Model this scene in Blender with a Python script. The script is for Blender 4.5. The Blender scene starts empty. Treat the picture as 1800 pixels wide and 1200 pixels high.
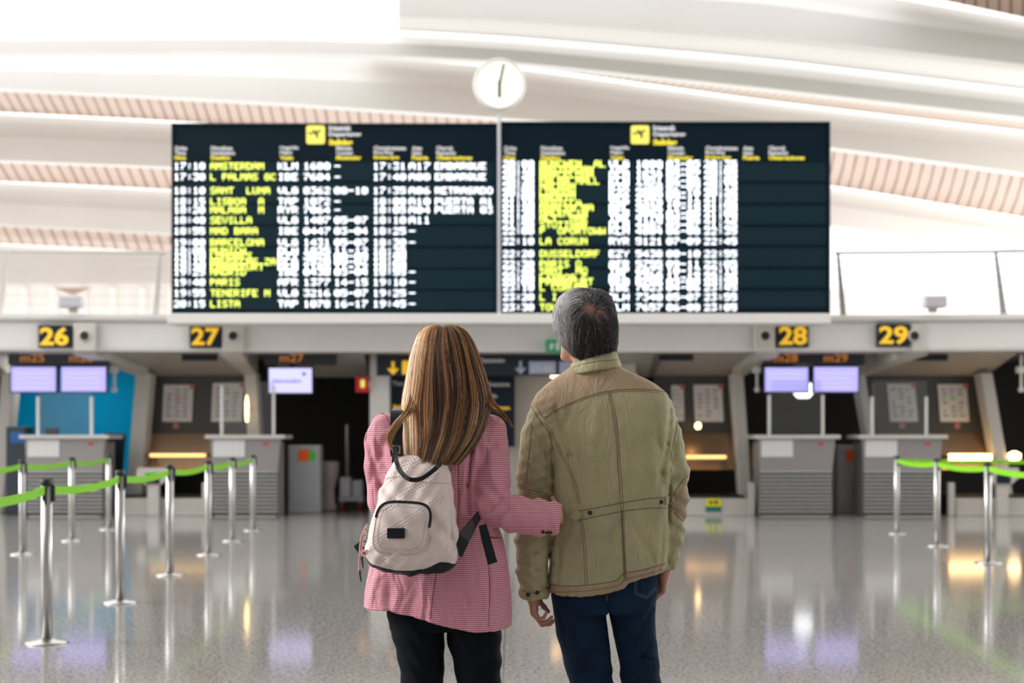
import bpy, math, random
import numpy as np
from mathutils import Vector, Matrix
from mathutils.bvhtree import BVHTree

# ------------------------------------------------------------------ camera, world, sun, exposure
SC = bpy.context.scene
COL = SC.collection
CH = 1.26            # camera height
FPX = 2500.0         # focal length in pixels (50 mm on a 36 mm sensor)
HOR = 763.0          # pixel row of the horizon
cd = bpy.data.cameras.new('camera'); cam = bpy.data.objects.new('camera', cd); COL.objects.link(cam)
cam.location = (0, 0, CH); cam.rotation_euler = (math.pi/2, 0, 0)
cd.lens = 50; cd.sensor_width = 36; cd.sensor_fit = 'HORIZONTAL'; cd.shift_y = 163/1800
cd.clip_end = 300
cd.dof.use_dof = True; cd.dof.focus_distance = 4.68; cd.dof.aperture_fstop = 2.8
SC.camera = cam
w = bpy.data.worlds.new('sky'); SC.world = w; w.use_nodes = True
bg = w.node_tree.nodes['Background']; bg.inputs[0].default_value = (1.0, 0.99, 0.975, 1); bg.inputs[1].default_value = 1.0
sl = bpy.data.lights.new('sun', 'SUN'); sun = bpy.data.objects.new('sun', sl); COL.objects.link(sun)
sl.energy = 1.3; sl.angle = math.radians(28); sl.color = (1, .97, .93)
sun.rotation_euler = Vector((0.88, 0.0, -0.52)).to_track_quat('-Z', 'Y').to_euler()
al = bpy.data.lights.new('added_fill_light', 'AREA'); ao = bpy.data.objects.new('added_fill_light', al); COL.objects.link(ao)  # area light added out of view to brighten the roof at right, no window
al.shape = 'RECTANGLE'; al.size = 14; al.size_y = 7; al.energy = 2200; al.color = (1, .98, .96)
ao.location = (21, 33, 5.5); ao.rotation_euler = Vector((-1, -.05, .22)).to_track_quat('-Z', 'Y').to_euler()
SC.view_settings.view_transform = 'Standard'; SC.view_settings.look = 'None'
SC.view_settings.gamma = 1; SC.view_settings.exposure = 1.0; SC.view_settings.use_curve_mapping = False

# ------------------------------------------------------------------ helpers
def P(px, py, d): return Vector(((px-900)*d/FPX, d, CH-(py-HOR)*d/FPX))

def mat(name, col, rough=.5, metal=0, emit=None, es=0, spec=.5, bump=0, bscale=200, noise=0, nscale=20, attr=None, trans=0, coat=0, sheen=0, wr=0, wrs=(30,30,9), wrd=.02):
    m = bpy.data.materials.new(name); m.use_nodes = True
    nt = m.node_tree; b = nt.nodes['Principled BSDF']
    b.inputs['Base Color'].default_value = (*col, 1); b.inputs['Roughness'].default_value = rough
    b.inputs['Metallic'].default_value = metal; b.inputs['Specular IOR Level'].default_value = spec
    if coat: b.inputs['Coat Weight'].default_value = coat
    if sheen: b.inputs['Sheen Weight'].default_value = sheen
    if trans: b.inputs['Transmission Weight'].default_value = trans
    if emit: b.inputs['Emission Color'].default_value = (*emit, 1); b.inputs['Emission Strength'].default_value = es
    src = None
    tc = nt.nodes.new('ShaderNodeTexCoord')
    if attr:
        a = nt.nodes.new('ShaderNodeAttribute'); a.attribute_name = attr; src = a.outputs['Color']
    if noise:
        n = nt.nodes.new('ShaderNodeTexNoise'); n.inputs['Scale'].default_value = nscale; n.inputs['Detail'].default_value = 4
        nt.links.new(tc.outputs['Object'], n.inputs['Vector'])
        mp = nt.nodes.new('ShaderNodeMapRange'); mp.inputs[1].default_value = .3; mp.inputs[2].default_value = .7
        mp.inputs[3].default_value = 1-noise; mp.inputs[4].default_value = 1+noise
        nt.links.new(n.outputs['Fac'], mp.inputs[0])
        mx = nt.nodes.new('ShaderNodeVectorMath'); mx.operation = 'SCALE'
        if src: nt.links.new(src, mx.inputs[0])
        else: mx.inputs[0].default_value = col
        nt.links.new(mp.outputs[0], mx.inputs['Scale']); src = mx.outputs[0]
    if src: nt.links.new(src, b.inputs['Base Color'])
    if wr:
        mp_ = nt.nodes.new('ShaderNodeMapping'); mp_.inputs['Scale'].default_value = wrs
        nt.links.new(tc.outputs['Object'], mp_.inputs[0])
        nn = nt.nodes.new('ShaderNodeTexNoise'); nn.inputs['Scale'].default_value = 1; nn.inputs['Detail'].default_value = 5; nn.inputs['Roughness'].default_value = .6; nn.inputs['Distortion'].default_value = 1.2
        nt.links.new(mp_.outputs[0], nn.inputs['Vector'])
        wb = nt.nodes.new('ShaderNodeBump'); wb.inputs['Strength'].default_value = wr; wb.inputs['Distance'].default_value = wrd
        nt.links.new(nn.outputs['Fac'], wb.inputs['Height']); nt.links.new(wb.outputs[0], b.inputs['Normal'])
    if bump:
        n = nt.nodes.new('ShaderNodeTexNoise'); n.inputs['Scale'].default_value = bscale; n.inputs['Detail'].default_value = 3
        nt.links.new(tc.outputs['Object'], n.inputs['Vector'])
        bp = nt.nodes.new('ShaderNodeBump'); bp.inputs['Strength'].default_value = bump; bp.inputs['Distance'].default_value = .004
        nt.links.new(n.outputs['Fac'], bp.inputs['Height']); nt.links.new(bp.outputs[0], b.inputs['Normal'])
        if wr: nt.links.new(wb.outputs[0], bp.inputs['Normal'])
    return m

class MB:
    def __init__(s): s.v = []; s.f = []; s.m = []; s.cur = 0
    def add(s, vs, fs):
        o = len(s.v); s.v += [tuple(v) for v in vs]
        for f in fs: s.f.append([i+o for i in f]); s.m.append(s.cur)
        return s
    def box(s, x0, x1, y0, y1, z0, z1):
        return s.add([(x0,y0,z0),(x1,y0,z0),(x1,y1,z0),(x0,y1,z0),(x0,y0,z1),(x1,y0,z1),(x1,y1,z1),(x0,y1,z1)],
                     [(0,3,2,1),(4,5,6,7),(0,1,5,4),(1,2,6,5),(2,3,7,6),(3,0,4,7)])
    def prism(s, poly, y0, y1):      # poly of (x,z), counter-clockwise seen from -y
        n = len(poly)
        return s.add([(x,y0,z) for x,z in poly]+[(x,y1,z) for x,z in poly],
              [tuple(range(n)), tuple(range(2*n-1, n-1, -1))]+[(i, i+n, (i+1)%n+n, (i+1)%n) for i in range(n)])
    def hexa(s, a, b):               # two quads of four points
        return s.add(list(a)+list(b), [(3,2,1,0),(4,5,6,7),(0,1,5,4),(1,2,6,5),(2,3,7,6),(3,0,4,7)])
    def tube(s, pts, r, n=8, r2=None, close=True):
        pts = [Vector(p) for p in pts]; rings = []
        N = len(pts); up0 = None
        for i, p in enumerate(pts):
            t = (pts[min(i+1,N-1)]-pts[max(i-1,0)]).normalized()
            if up0 is None: up0 = Vector((0,0,1)) if abs(t.z) < .9 else Vector((1,0,0))
            a = t.cross(up0).normalized(); b = a.cross(t).normalized(); up0 = b
            rr = r if r2 is None else r+(r2-r)*i/max(N-1,1)
            rings.append([p+a*rr*math.cos(2*math.pi*k/n)+b*rr*math.sin(2*math.pi*k/n) for k in range(n)])
        vs = [q for rg in rings for q in rg]; fs = []
        for i in range(N-1):
            for k in range(n): fs.append((i*n+k, i*n+(k+1)%n, (i+1)*n+(k+1)%n, (i+1)*n+k))
        if close: fs.append(tuple(range(n-1,-1,-1))); fs.append(tuple((N-1)*n+k for k in range(n)))
        return s.add(vs, fs)
    def lathe(s, prof, c, n=24, axis='z'):   # profile (r,h)
        vs = []
        for r, h in prof:
            for k in range(n):
                a = 2*math.pi*k/n; x, y = r*math.cos(a), r*math.sin(a)
                vs.append((c[0]+x, c[1]+y, c[2]+h) if axis == 'z' else (c[0]+x, c[1]+h, c[2]-y))
        N = len(prof); fs = []
        for i in range(N-1):
            for k in range(n): fs.append((i*n+k, i*n+(k+1)%n, (i+1)*n+(k+1)%n, (i+1)*n+k))
        fs.append(tuple(range(n-1,-1,-1))); fs.append(tuple((N-1)*n+k for k in range(n)))
        return s.add(vs, fs)
    def ribbon(s, pts, wv, wd, th, nv=None):
        # flat strap along pts; wv = width direction (one vector or list)
        pts = [Vector(p) for p in pts]; N = len(pts); vs = []
        for i, p in enumerate(pts):
            t = (pts[min(i+1,N-1)]-pts[max(i-1,0)]).normalized()
            wvi = Vector(wv[i] if isinstance(wv, list) else wv); wvi = (wvi-t*wvi.dot(t)).normalized()
            nn = t.cross(wvi).normalized()
            w_ = wd[i] if isinstance(wd, (list, tuple)) else wd
            a = wvi*w_/2; b = nn*th/2
            vs += [p-a-b, p+a-b, p+a+b, p-a+b]
        fs = []
        for i in range(N-1):
            for k in range(4): fs.append((i*4+k, i*4+(k+1)%4, i*4+4+(k+1)%4, i*4+4+k))
        fs += [(3,2,1,0), tuple((N-1)*4+k for k in range(4))]
        return s.add(vs, fs)
    def obj(s, name, m, parent=None, smooth=False, bevel=0, loc=None):
        me = bpy.data.meshes.new(name); me.from_pydata(s.v, [], s.f); me.update()
        import bmesh
        bm = bmesh.new(); bm.from_mesh(me); bmesh.ops.recalc_face_normals(bm, faces=bm.faces); bm.to_mesh(me); bm.free()
        ms = m if isinstance(m, (list, tuple)) else [m]
        for q in ms: me.materials.append(q)
        if len(ms) > 1: me.polygons.foreach_set('material_index', s.m)
        o = bpy.data.objects.new(name, me); COL.objects.link(o)
        if smooth: me.polygons.foreach_set('use_smooth', [True]*len(me.polygons))
        if smooth == 'auto':
            me.polygons.foreach_set('use_smooth', [len(p.vertices) == 4 for p in me.polygons])
        if bevel:
            b = o.modifiers.new('bevel', 'BEVEL'); b.width = bevel; b.segments = 2; b.limit_method = 'ANGLE'
        if parent:
            o.parent = parent; o.matrix_parent_inverse = Matrix.Translation(-parent.location)
        return o

def put(o, parent):
    o.parent = parent; o.matrix_parent_inverse = Matrix.Translation(-parent.matrix_basis.translation) if parent.parent is None else parent.matrix_basis.inverted_safe() if False else Matrix.Identity(4)
    return o

def thing(name, label, cat, loc=(0,0,0), group=None):
    o = bpy.data.objects.new(name, None); COL.objects.link(o); o.location = loc
    o['label'] = label; o['category'] = cat
    if group: o['group'] = group
    o.empty_display_size = .1
    return o
def tag(o, label, cat, group=None):
    o['label'] = label; o['category'] = cat
    if group: o['group'] = group
    return o
def struct(o): o['kind'] = 'structure'; return o

def text_mesh(body, size, offset=0, align='LEFT', width=None, height=None):
    cu = bpy.data.curves.new('t', 'FONT'); cu.body = body; cu.size = size; cu.offset = offset
    cu.align_x = align; cu.extrude = 0.004; cu.resolution_u = 3
    o = bpy.data.objects.new('t', cu); COL.objects.link(o)
    dg = bpy.context.evaluated_depsgraph_get()
    me = bpy.data.meshes.new_from_object(o.evaluated_get(dg))
    n = len(me.vertices); co = np.empty(n*3, 'f'); me.vertices.foreach_get('co', co); co = co.reshape(-1, 3)
    fs = [tuple(p.vertices) for p in me.polygons]
    bpy.data.objects.remove(o); bpy.data.curves.remove(cu); bpy.data.meshes.remove(me)
    if n and width: co[:,0] -= co[:,0].min(); co[:,0] *= width/co[:,0].max()
    if n and height: co[:,1] -= co[:,1].min(); co[:,1] *= height/co[:,1].max()
    return [(float(a), float(-c), float(b)) for a, b, c in co], fs
def text_into(mb, body, x, y, z, size=None, offset=0, width=None, height=None, align='LEFT'):
    vs, fs = text_mesh(body, size or .1, offset, align, width, height)
    mb.add([(a+x, b+y, c+z) for a, b, c in vs], fs)

# ------------------------------------------------------------------ materials
M = {}
M['white'] = mat('white_paint', (.80,.785,.76), .5, noise=.02, nscale=.6)
M['rib'] = mat('white_rib_concrete', (.60,.59,.565), .6, noise=.03, nscale=.4)
M['fascia'] = mat('fascia_paint', (.80,.785,.765), .45, noise=.03, nscale=1.5)
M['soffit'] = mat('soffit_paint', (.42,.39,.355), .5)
M['pillar'] = mat('pillar_paint', (.60,.57,.53), .45)
M['steel'] = mat('polished_steel', (.50,.49,.48), .32, 1)
M['chrome'] = mat('chrome', (.8,.8,.8), .12, 1)
M['black'] = mat('black_plastic', (.012,.014,.02), .4)
M['navy'] = mat('navy_sign', (.008,.018,.035), .4, spec=.25)
M['navygrey'] = mat('grey_navy_sign', (.022,.030,.042), .4, spec=.25)
M['board'] = mat('board_black', (.002,.008,.014), .45, spec=.12, emit=(.01,.06,.10), es=.03)
M['band'] = mat('board_band', (.005,.014,.020), .45, spec=.12, emit=(.02,.08,.11), es=.06)
M['yellow'] = mat('sign_yellow', (.95,.58,.02), .4, emit=(1,.55,.03), es=.2)
M['greybin'] = mat('counter_grey', (.32,.305,.30), .45, .3)
M['slat'] = mat('counter_slats', (.05,.048,.048), .4, .3)
M['slatedge'] = mat('counter_slat_edge', (.85,.84,.82), .35, .4)
M['ctop'] = mat('counter_top', (.62,.60,.58), .35)
M['paper'] = mat('paper', (.74,.73,.73), .7)
M['print'] = mat('print_grey', (.35,.35,.38), .7)
M['printred'] = mat('print_red', (.55,.2,.15), .7)
M['red'] = mat('red_sign', (.65,.02,.03), .4)
M['redlit'] = M['red']
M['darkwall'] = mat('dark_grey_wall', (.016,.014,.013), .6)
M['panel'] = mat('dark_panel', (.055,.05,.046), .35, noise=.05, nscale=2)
M['brushed'] = mat('brushed_steel_panel', (.42,.29,.19), .32, .9)
M['blue'] = mat('blue_wall', (.0,.38,.72), .7, spec=.08)
M['rubber'] = mat('belt_rubber', (.006,.006,.006), .6)
M['green'] = mat('green_webbing', (.22,.60,.006), .5, bump=.3, bscale=300)
M['palegreen'] = mat('webbing_print', (.6,.85,.4), .5)
M['lilac'] = mat('screen_lilac', (.1,.1,.2), .2, emit=(.47,.42,1.0), es=.58)
M['lilac2'] = mat('screen_lilac_pale', (.1,.1,.2), .2, emit=(.64,.62,1.0), es=.6)
M['screenink'] = mat('screen_ink', (.1,.1,.2), .2, emit=(.06,.05,.45), es=.5)
M['led'] = mat('orange_led', (.05,.02,.005), .5, emit=(1,.34,.05), es=.2)
M['ledw'] = mat('white_led', (.3,.3,.3), .5, emit=(.88,.92,1), es=2.3)
M['ledy'] = mat('yellow_led', (.3,.3,.05), .5, emit=(.84,1,.14), es=1.7)
M['hdrw'] = mat('board_lettering_grey', (.45,.45,.45), .5, emit=(.7,.7,.75), es=.22)
M['hdry'] = mat('board_lettering_yellow', (.6,.5,.03), .5, emit=(1,.85,.05), es=.25)
M['icon'] = mat('yellow_icon', (.7,.65,.1), .5, emit=(1,.92,.16), es=.3)
M['clockface'] = mat('lit_clock_face', (.8,.85,.7), .4, emit=(.95,1,.78), es=.35)
M['clockhand'] = mat('clock_hand', (.03,.06,.01), .5)
M['lamp'] = mat('warm_lamp_and_glint', (1,.8,.5), .5, emit=(1,.62,.24), es=5)  # warm lamps, and glows that imitate reflections in the metal
M['gold'] = mat('golden_reflection', (1,.8,.5), .5, emit=(1,.55,.16), es=1.0)  # glow that imitates golden reflections in the brushed panels
M['wglint'] = mat('white_reflection', (1,1,1), .5, emit=(1,1,1), es=1.6)  # glow that imitates a bright reflection in a desk screen
M['exit'] = mat('exit_green', (.01,.12,.05), .4, emit=(.01,.2,.08), es=.3)
M['orange'] = mat('orange_sticker', (.95,.13,.01), .5)
M['greenst'] = mat('green_sticker', (.05,.6,.03), .5)
M['kiosk'] = mat('kiosk_grey', (.42,.44,.47), .4, .2)
M['metalgrey'] = mat('rail_metal', (.33,.32,.31), .35, .5)
M['lilacgrey'] = mat('lilac_grey_box', (.55,.54,.58), .5)
M['arrowblue'] = mat('sign_pale_blue', (.45,.5,.68), .5)
M['paneLight'] = mat('added_light_diffuser', (.8,.8,.8), .5, emit=(1,.97,.92), es=9)
M['paneDim'] = mat('dim_added_diffuser', (.8,.8,.8), .5, emit=(1,.97,.92), es=1.5)

def glass_mat():
    m = bpy.data.materials.new('clear_glass'); m.use_nodes = True; nt = m.node_tree; nt.nodes.clear()
    o = nt.nodes.new('ShaderNodeOutputMaterial'); mx = nt.nodes.new('ShaderNodeMixShader')
    t = nt.nodes.new('ShaderNodeBsdfTransparent'); g = nt.nodes.new('ShaderNodeBsdfGlossy')
    t.inputs[0].default_value = (.93,.95,.96,1); g.inputs['Roughness'].default_value = .05
    d = nt.nodes.new('ShaderNodeBsdfDiffuse'); d.inputs[0].default_value = (.75,.78,.8,1)
    mx2 = nt.nodes.new('ShaderNodeMixShader'); mx2.inputs[0].default_value = .025
    fr = nt.nodes.new('ShaderNodeFresnel'); fr.inputs[0].default_value = 1.6
    nt.links.new(fr.outputs[0], mx.inputs[0]); nt.links.new(t.outputs[0], mx.inputs[1]); nt.links.new(g.outputs[0], mx.inputs[2])
    nt.links.new(mx.outputs[0], mx2.inputs[1]); nt.links.new(d.outputs[0], mx2.inputs[2])
    nt.links.new(mx2.outputs[0], o.inputs[0]); return m
M['glass'] = glass_mat()

def floor_mat():
    m = mat('terrazzo', (.5,.49,.47), .1, spec=.5); nt = m.node_tree; b = nt.nodes['Principled BSDF']
    tc = nt.nodes.new('ShaderNodeTexCoord')
    v = nt.nodes.new('ShaderNodeTexVoronoi'); v.inputs['Scale'].default_value = 90
    nt.links.new(tc.outputs['Object'], v.inputs['Vector'])
    n = nt.nodes.new('ShaderNodeTexNoise'); n.inputs['Scale'].default_value = 45; n.inputs['Detail'].default_value = 5
    nt.links.new(tc.outputs['Object'], n.inputs['Vector'])
    r = nt.nodes.new('ShaderNodeValToRGB'); nt.links.new(v.outputs['Color'], r.inputs[0])
    e = r.color_ramp.elements; e[0].color = (.07,.067,.063,1); e[0].position = .12; e[1].color = (.41,.39,.37,1); e[1].position = .6
    r2 = nt.nodes.new('ShaderNodeValToRGB'); nt.links.new(n.outputs['Fac'], r2.inputs[0])
    e = r2.color_ramp.elements; e[0].color = (.11,.105,.10,1); e[0].position = .36; e[1].color = (.41,.395,.38,1); e[1].position = .58
    mx = nt.nodes.new('ShaderNodeMixRGB'); mx.inputs[0].default_value = .55
    nt.links.new(r.outputs[0], mx.inputs[1]); nt.links.new(r2.outputs[0], mx.inputs[2])
    # joints every 3.0 m in depth, 3.0 m across
    sp = nt.nodes.new('ShaderNodeSeparateXYZ'); nt.links.new(tc.outputs['Object'], sp.inputs[0])
    outs = []
    for ax, off, per in ((0, .05, 4.2), (1, 2.6, 4.8)):
        a = nt.nodes.new('ShaderNodeMath'); a.operation = 'ADD'; a.inputs[1].default_value = off+100*per
        nt.links.new(sp.outputs[ax], a.inputs[0])
        q = nt.nodes.new('ShaderNodeMath'); q.operation = 'MODULO'; q.inputs[1].default_value = per; nt.links.new(a.outputs[0], q.inputs[0])
        c = nt.nodes.new('ShaderNodeMath'); c.operation = 'LESS_THAN'; c.inputs[1].default_value = .010 if ax == 0 else .03; nt.links.new(q.outputs[0], c.inputs[0])
        outs.append(c)
    mxx = nt.nodes.new('ShaderNodeMath'); mxx.operation = 'MAXIMUM'
    nt.links.new(outs[0].outputs[0], mxx.inputs[0]); nt.links.new(outs[1].outputs[0], mxx.inputs[1])
    fade = nt.nodes.new('ShaderNodeMath'); fade.operation = 'MULTIPLY'; fade.inputs[1].default_value = .6; nt.links.new(mxx.outputs[0], fade.inputs[0])
    m2 = nt.nodes.new('ShaderNodeMixRGB'); m2.inputs[2].default_value = (.10,.10,.10,1)
    nt.links.new(fade.outputs[0], m2.inputs[0]); nt.links.new(mx.outputs[0], m2.inputs[1]); nt.links.new(m2.outputs[0], b.inputs['Base Color'])
    rr = nt.nodes.new('ShaderNodeMapRange'); rr.inputs[3].default_value = .05; rr.inputs[4].default_value = .12; b.inputs['IOR'].default_value = 1.52
    nt.links.new(n.outputs['Fac'], rr.inputs[0]); nt.links.new(rr.outputs[0], b.inputs['Roughness'])
    return m

def slat_mat(name, wood, gap, frac):
    m = mat(name, wood, .6); nt = m.node_tree; b = nt.nodes['Principled BSDF']
    uv = nt.nodes.new('ShaderNodeUVMap'); sp = nt.nodes.new('ShaderNodeSeparateXYZ'); nt.links.new(uv.outputs[0], sp.inputs[0])
    fr = nt.nodes.new('ShaderNodeMath'); fr.operation = 'FRACT'; nt.links.new(sp.outputs[0], fr.inputs[0])
    lt = nt.nodes.new('ShaderNodeMath'); lt.operation = 'LESS_THAN'; lt.inputs[1].default_value = frac; nt.links.new(fr.outputs[0], lt.inputs[0])
    mx = nt.nodes.new('ShaderNodeMixRGB'); mx.inputs[1].default_value = (*wood,1); mx.inputs[2].default_value = (*gap,1)
    nt.links.new(lt.outputs[0], mx.inputs[0]); nt.links.new(mx.outputs[0], b.inputs['Base Color']); return m
M['wood'] = slat_mat('wood_slats', (.46,.34,.275), (.15,.09,.065), .2)
M['woodpale'] = slat_mat('pale_wood_slats', (.60,.50,.43), (.36,.27,.21), .3)

# ------------------------------------------------------------------ setting: floor, roof ribs
f = MB(); f.box(-22, 22, -8, 30, -.2, 0)
struct(f.obj('floor', floor_mat()))
# the hall goes on behind the camera: rear wall and the near roof, open to daylight on the left
rw = MB(); rw.box(-22, 22, -8.3, -8, 0, 12); struct(rw.obj('wall_rear', mat('rear_wall', (.30,.29,.28), .7)))
nr = MB(); nr.box(-5.5, 22, -8, 15, 11.5, 11.8); struct(nr.obj('ceiling', M['rib']))

XS = np.arange(-100, 1951, 50.0)
def curve(pts, xs): 
    a = np.array(pts, float)
    # smooth interpolation: sample linear then blur
    fine = np.arange(-400, 2251, 10.0); y = np.interp(fine, a[:,0], a[:,1])
    # extrapolate the end slopes
    s0 = (a[1,1]-a[0,1])/(a[1,0]-a[0,0]); s1 = (a[-1,1]-a[-2,1])/(a[-1,0]-a[-2,0])
    y = np.where(fine < a[0,0], a[0,1]+(fine-a[0,0])*s0, y); y = np.where(fine > a[-1,0], a[-1,1]+(fine-a[-1,0])*s1, y)
    k = np.hanning(31); k /= k.sum(); yp = np.pad(y, 15, mode='edge'); y = np.convolve(yp, k, 'valid')
    return np.interp(xs, fine, y)
TRIM = [0]
def trim(o):
    TRIM[0] += 1; o.name = 'trim_%d' % TRIM[0]; return struct(o)
def rib(top, bot, d, x0=-600, x1=2400, m='rib', th=.35):
    xs = np.arange(x0, x1+1, 30.0); t = curve(top, xs); b = curve(bot, xs); mb = MB(); vs = []
    n = 6
    for x, a, c in zip(xs, t, b):
        sec = []
        for i in range(n+1):
            v = i/n; dd = d + .25*(1-v)**2*(1 if v < .5 else .25)
            p = P(x, a+(c-a)*v, d); p.y = dd; sec.append(p)
        p0 = P(x, c, d); p1 = P(x, a, d)
        sec.append(Vector((p0.x, d+th, p0.z))); sec.append(Vector((p1.x, d+th+.25, p1.z)))
        vs += sec
    q = n+3; fs = []
    for i in range(len(xs)-1):
        for k in range(q): fs.append((i*q+k, i*q+(k+1)%q, (i+1)*q+(k+1)%q, (i+1)*q+k))
    fs += [tuple(range(q)), tuple((len(xs)-1)*q+k for k in range(q))]
    mb.add(vs, fs)
    return trim(mb.obj('trim', M[m]))
def strip(top, bot, d0, d1, x0, x1, m, pitch=.2, skew=0):
    xs = np.arange(x0, x1+1, 30.0); t = curve(top, xs); b = curve(bot, xs)
    vs = []; us = []
    for x, a, c in zip(xs, t, b):
        p = P(x, a, d0); q = P(x, c, d0); q2 = P(x, c, d1)
        vs += [p, q2, Vector((q2.x, q2.y, q2.z+.12)), Vector((p.x, p.y, p.z+.12))]
        us += [p.x/pitch, p.x/pitch+(q2.x-p.x)/pitch*skew, 0, 0]
    fs = []
    for i in range(len(xs)-1):
        for k in range(4): fs.append((i*4+k, i*4+(k+1)%4, i*4+4+(k+1)%4, i*4+4+k))
    mb = MB(); mb.add(vs, fs); o = mb.obj('trim', M[m])
    uvl = o.data.uv_layers.new(name='UVMap')
    for l in o.data.loops: uvl.data[l.index].uv = (us[l.vertex_index], 0)
    return trim(o)

R0t = [(-150,50),(0,48),(450,46),(690,53),(900,65),(1350,104),(1800,158)]
R0b = [(-150,93),(0,92),(450,90),(680,97),(900,108),(1350,155),(1800,206)]
R1t = [(-150,92),(0,90),(450,89),(680,98),(900,114),(1350,177),(1800,230)]
R1b = [(-150,150),(0,155),(450,178),(870,206),(1150,226),(1459,258),(1800,304)]
R2t = [(-150,190),(0,197),(300,212),(700,238),(1459,325),(1800,382)]
R2b = [(-150,276),(0,282),(300,293),(700,320),(1459,395),(1800,440)]
R3t = [(-150,312),(0,318),(300,333),(700,360),(1400,420)]
R3b = [(-150,387),(0,395),(300,411),(700,440)]
R4t = [(-150,420),(0,428),(300,443),(700,470)]
R4b = [(-150,442),(0,449),(300,460),(700,480)]
Rm_b = [(690,20),(900,27),(1350,62),(1800,113)]
Rm_t = [(690,-80),(900,-70),(1350,-50),(1800,28)]
rib(Rm_t, Rm_b, 26, 700, 2400)
strip(Rm_b, R0t, 26, 30, 700, 2400, 'woodpale', 400, 0).data.materials[0] = M['rib']
strip([(1600,-60),(1950,-60)], [(1600,-12),(1800,31),(1950,62)], 24, 26, 1590, 2400, 'wood', .2)
rib(R0t, R0b, 30)
strip(R0b, R1t, 30.3, 33, 650, 2400, 'woodpale', .2, 1)
rib(R1t, R1b, 33)
strip(R1b, R2t, 33.3, 41, -600, 2400, 'wood', .26, .12)
rib(R2t, R2b, 41)
strip(R2b, R3t, 41.3, 50, -600, 1380, 'wood', .34, .12)
rib(R3t, R3b, 50, -600, 1380)
strip(R3b, R4t, 50.3, 58, -600, 900, 'wood', .42, .12)
rib(R4t, R4b, 58, -600, 900)
# ------------------------------------------------------------------ mezzanine, bays
def arc(x): return 21.7 - .0062*x*x
def sweep(sec, x0, x1, n=28, off=0):
    # sec: list of (dy, z), extruded along x following the shallow arc of the mezzanine
    mb = MB(); vs = []; q = len(sec)
    for i in range(n+1):
        x = x0+(x1-x0)*i/n
        for dy, z in sec: vs.append((x, arc(x)+dy, z))
    fs = []
    for i in range(n):
        for k in range(q): fs.append((i*q+k, i*q+(k+1)%q, (i+1)*q+(k+1)%q, (i+1)*q+k))
    fs += [tuple(range(q)), tuple(n*q+k for k in range(q))]
    return mb.add(vs, fs)
# fascia band and its upper lip, then the slab behind it
trim(sweep([(.02,2.515),(0,2.56),(0,2.94),(.03,2.96),(.4,2.96),(.4,2.515)], -13, 13).obj('trim', M['fascia']))
trim(sweep([(-.06,2.96),(-.10,3.0),(-.10,3.06),(.3,3.09),(.3,2.96)], -13, 13).obj('trim', M['white']))
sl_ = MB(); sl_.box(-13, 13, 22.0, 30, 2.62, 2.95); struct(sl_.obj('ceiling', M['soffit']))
# ledge in front that carries the board
lg = MB(); lg.box(P(300,0,20.9).x, P(1456,0,20.9).x, 20.72, 21.32, 2.875, 3.02); trim(lg.obj('trim', M['white'], bevel=.01))
# sloping soffit
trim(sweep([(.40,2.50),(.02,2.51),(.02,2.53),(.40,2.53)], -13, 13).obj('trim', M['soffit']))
D0 = 23.4
def slopes(px0, px1):
    x0, x1 = P(px0,0,D0).x, P(px1,0,D0).x
    mb = MB(); mb.hexa([(x0-.05,22.12,2.50),(x1+.05,22.12,2.50),(x1+.05,22.12,2.60),(x0-.05,22.12,2.60)],
                       [(x0,D0+.1,2.20),(x1,D0+.1,2.20),(x1,D0+.1,2.60),(x0,D0+.1,2.60)])
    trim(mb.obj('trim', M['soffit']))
# back wall, far behind the bays
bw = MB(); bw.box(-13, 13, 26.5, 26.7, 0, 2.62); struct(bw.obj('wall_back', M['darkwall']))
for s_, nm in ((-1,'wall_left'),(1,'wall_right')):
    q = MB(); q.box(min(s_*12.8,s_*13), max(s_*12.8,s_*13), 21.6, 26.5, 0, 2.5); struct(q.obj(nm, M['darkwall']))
bl = MB(); bl.box(P(28,0,25).x, P(240,0,25).x, 25, 25.12, 0, 2.40); trim(bl.obj('trim', M['blue']))

def bay(px0t, px1t, px0b, px1b, bp0, bp1):
    """dark upper panel, brushed lower panel over the baggage belt"""
    mb = MB()
    a = [P(px0t,660,D0), P(px1t,660,D0)]; b = [P((px0t*.45+px0b*.55),762,D0), P((px1t*.45+px1b*.55),762,D0)]
    def slab(pa, pb, y0, m, th=.06):
        k = MB(); k.hexa([pb[0], pb[1], pa[1], pa[0]], [q+Vector((0,th,0)) for q in (pb[0],pb[1],pa[1],pa[0])]); return trim(k.obj('trim', M[m]))
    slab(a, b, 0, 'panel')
    c = [P(px0b,825,D0-.28), P(px1b,825,D0-.28)]
    slab([q+Vector((0,-.0,-.0)) for q in b], c, 0, 'brushed')
    slopes(px0t-10, px1t+10)
    # plinth and belt
    x0, x1 = P(bp0,0,22.2).x, P(bp1,0,22.2).x
    t = MB(); t.box(x0, x1, 22.1, 22.35, 0.0, .26); t.box(x0, x1, 22.06, 22.1, .0, .035); trim(t.obj('trim', M['pillar'], bevel=.008))
    k = MB(); k.box(x0+.02, x1-.02, 22.36, 23.2, 0, .30)
    return x0, x1, k
b1 = bay(262, 436, 232, 462, 205, 360)
b2 = bay(1150, 1283, 1110, 1336, 1118, 1314)
b3 = bay(1523, 1722, 1560, 1752, 1676, 1900)
b4 = bay(-160, 8, -180, -16, -200, -20)
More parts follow.
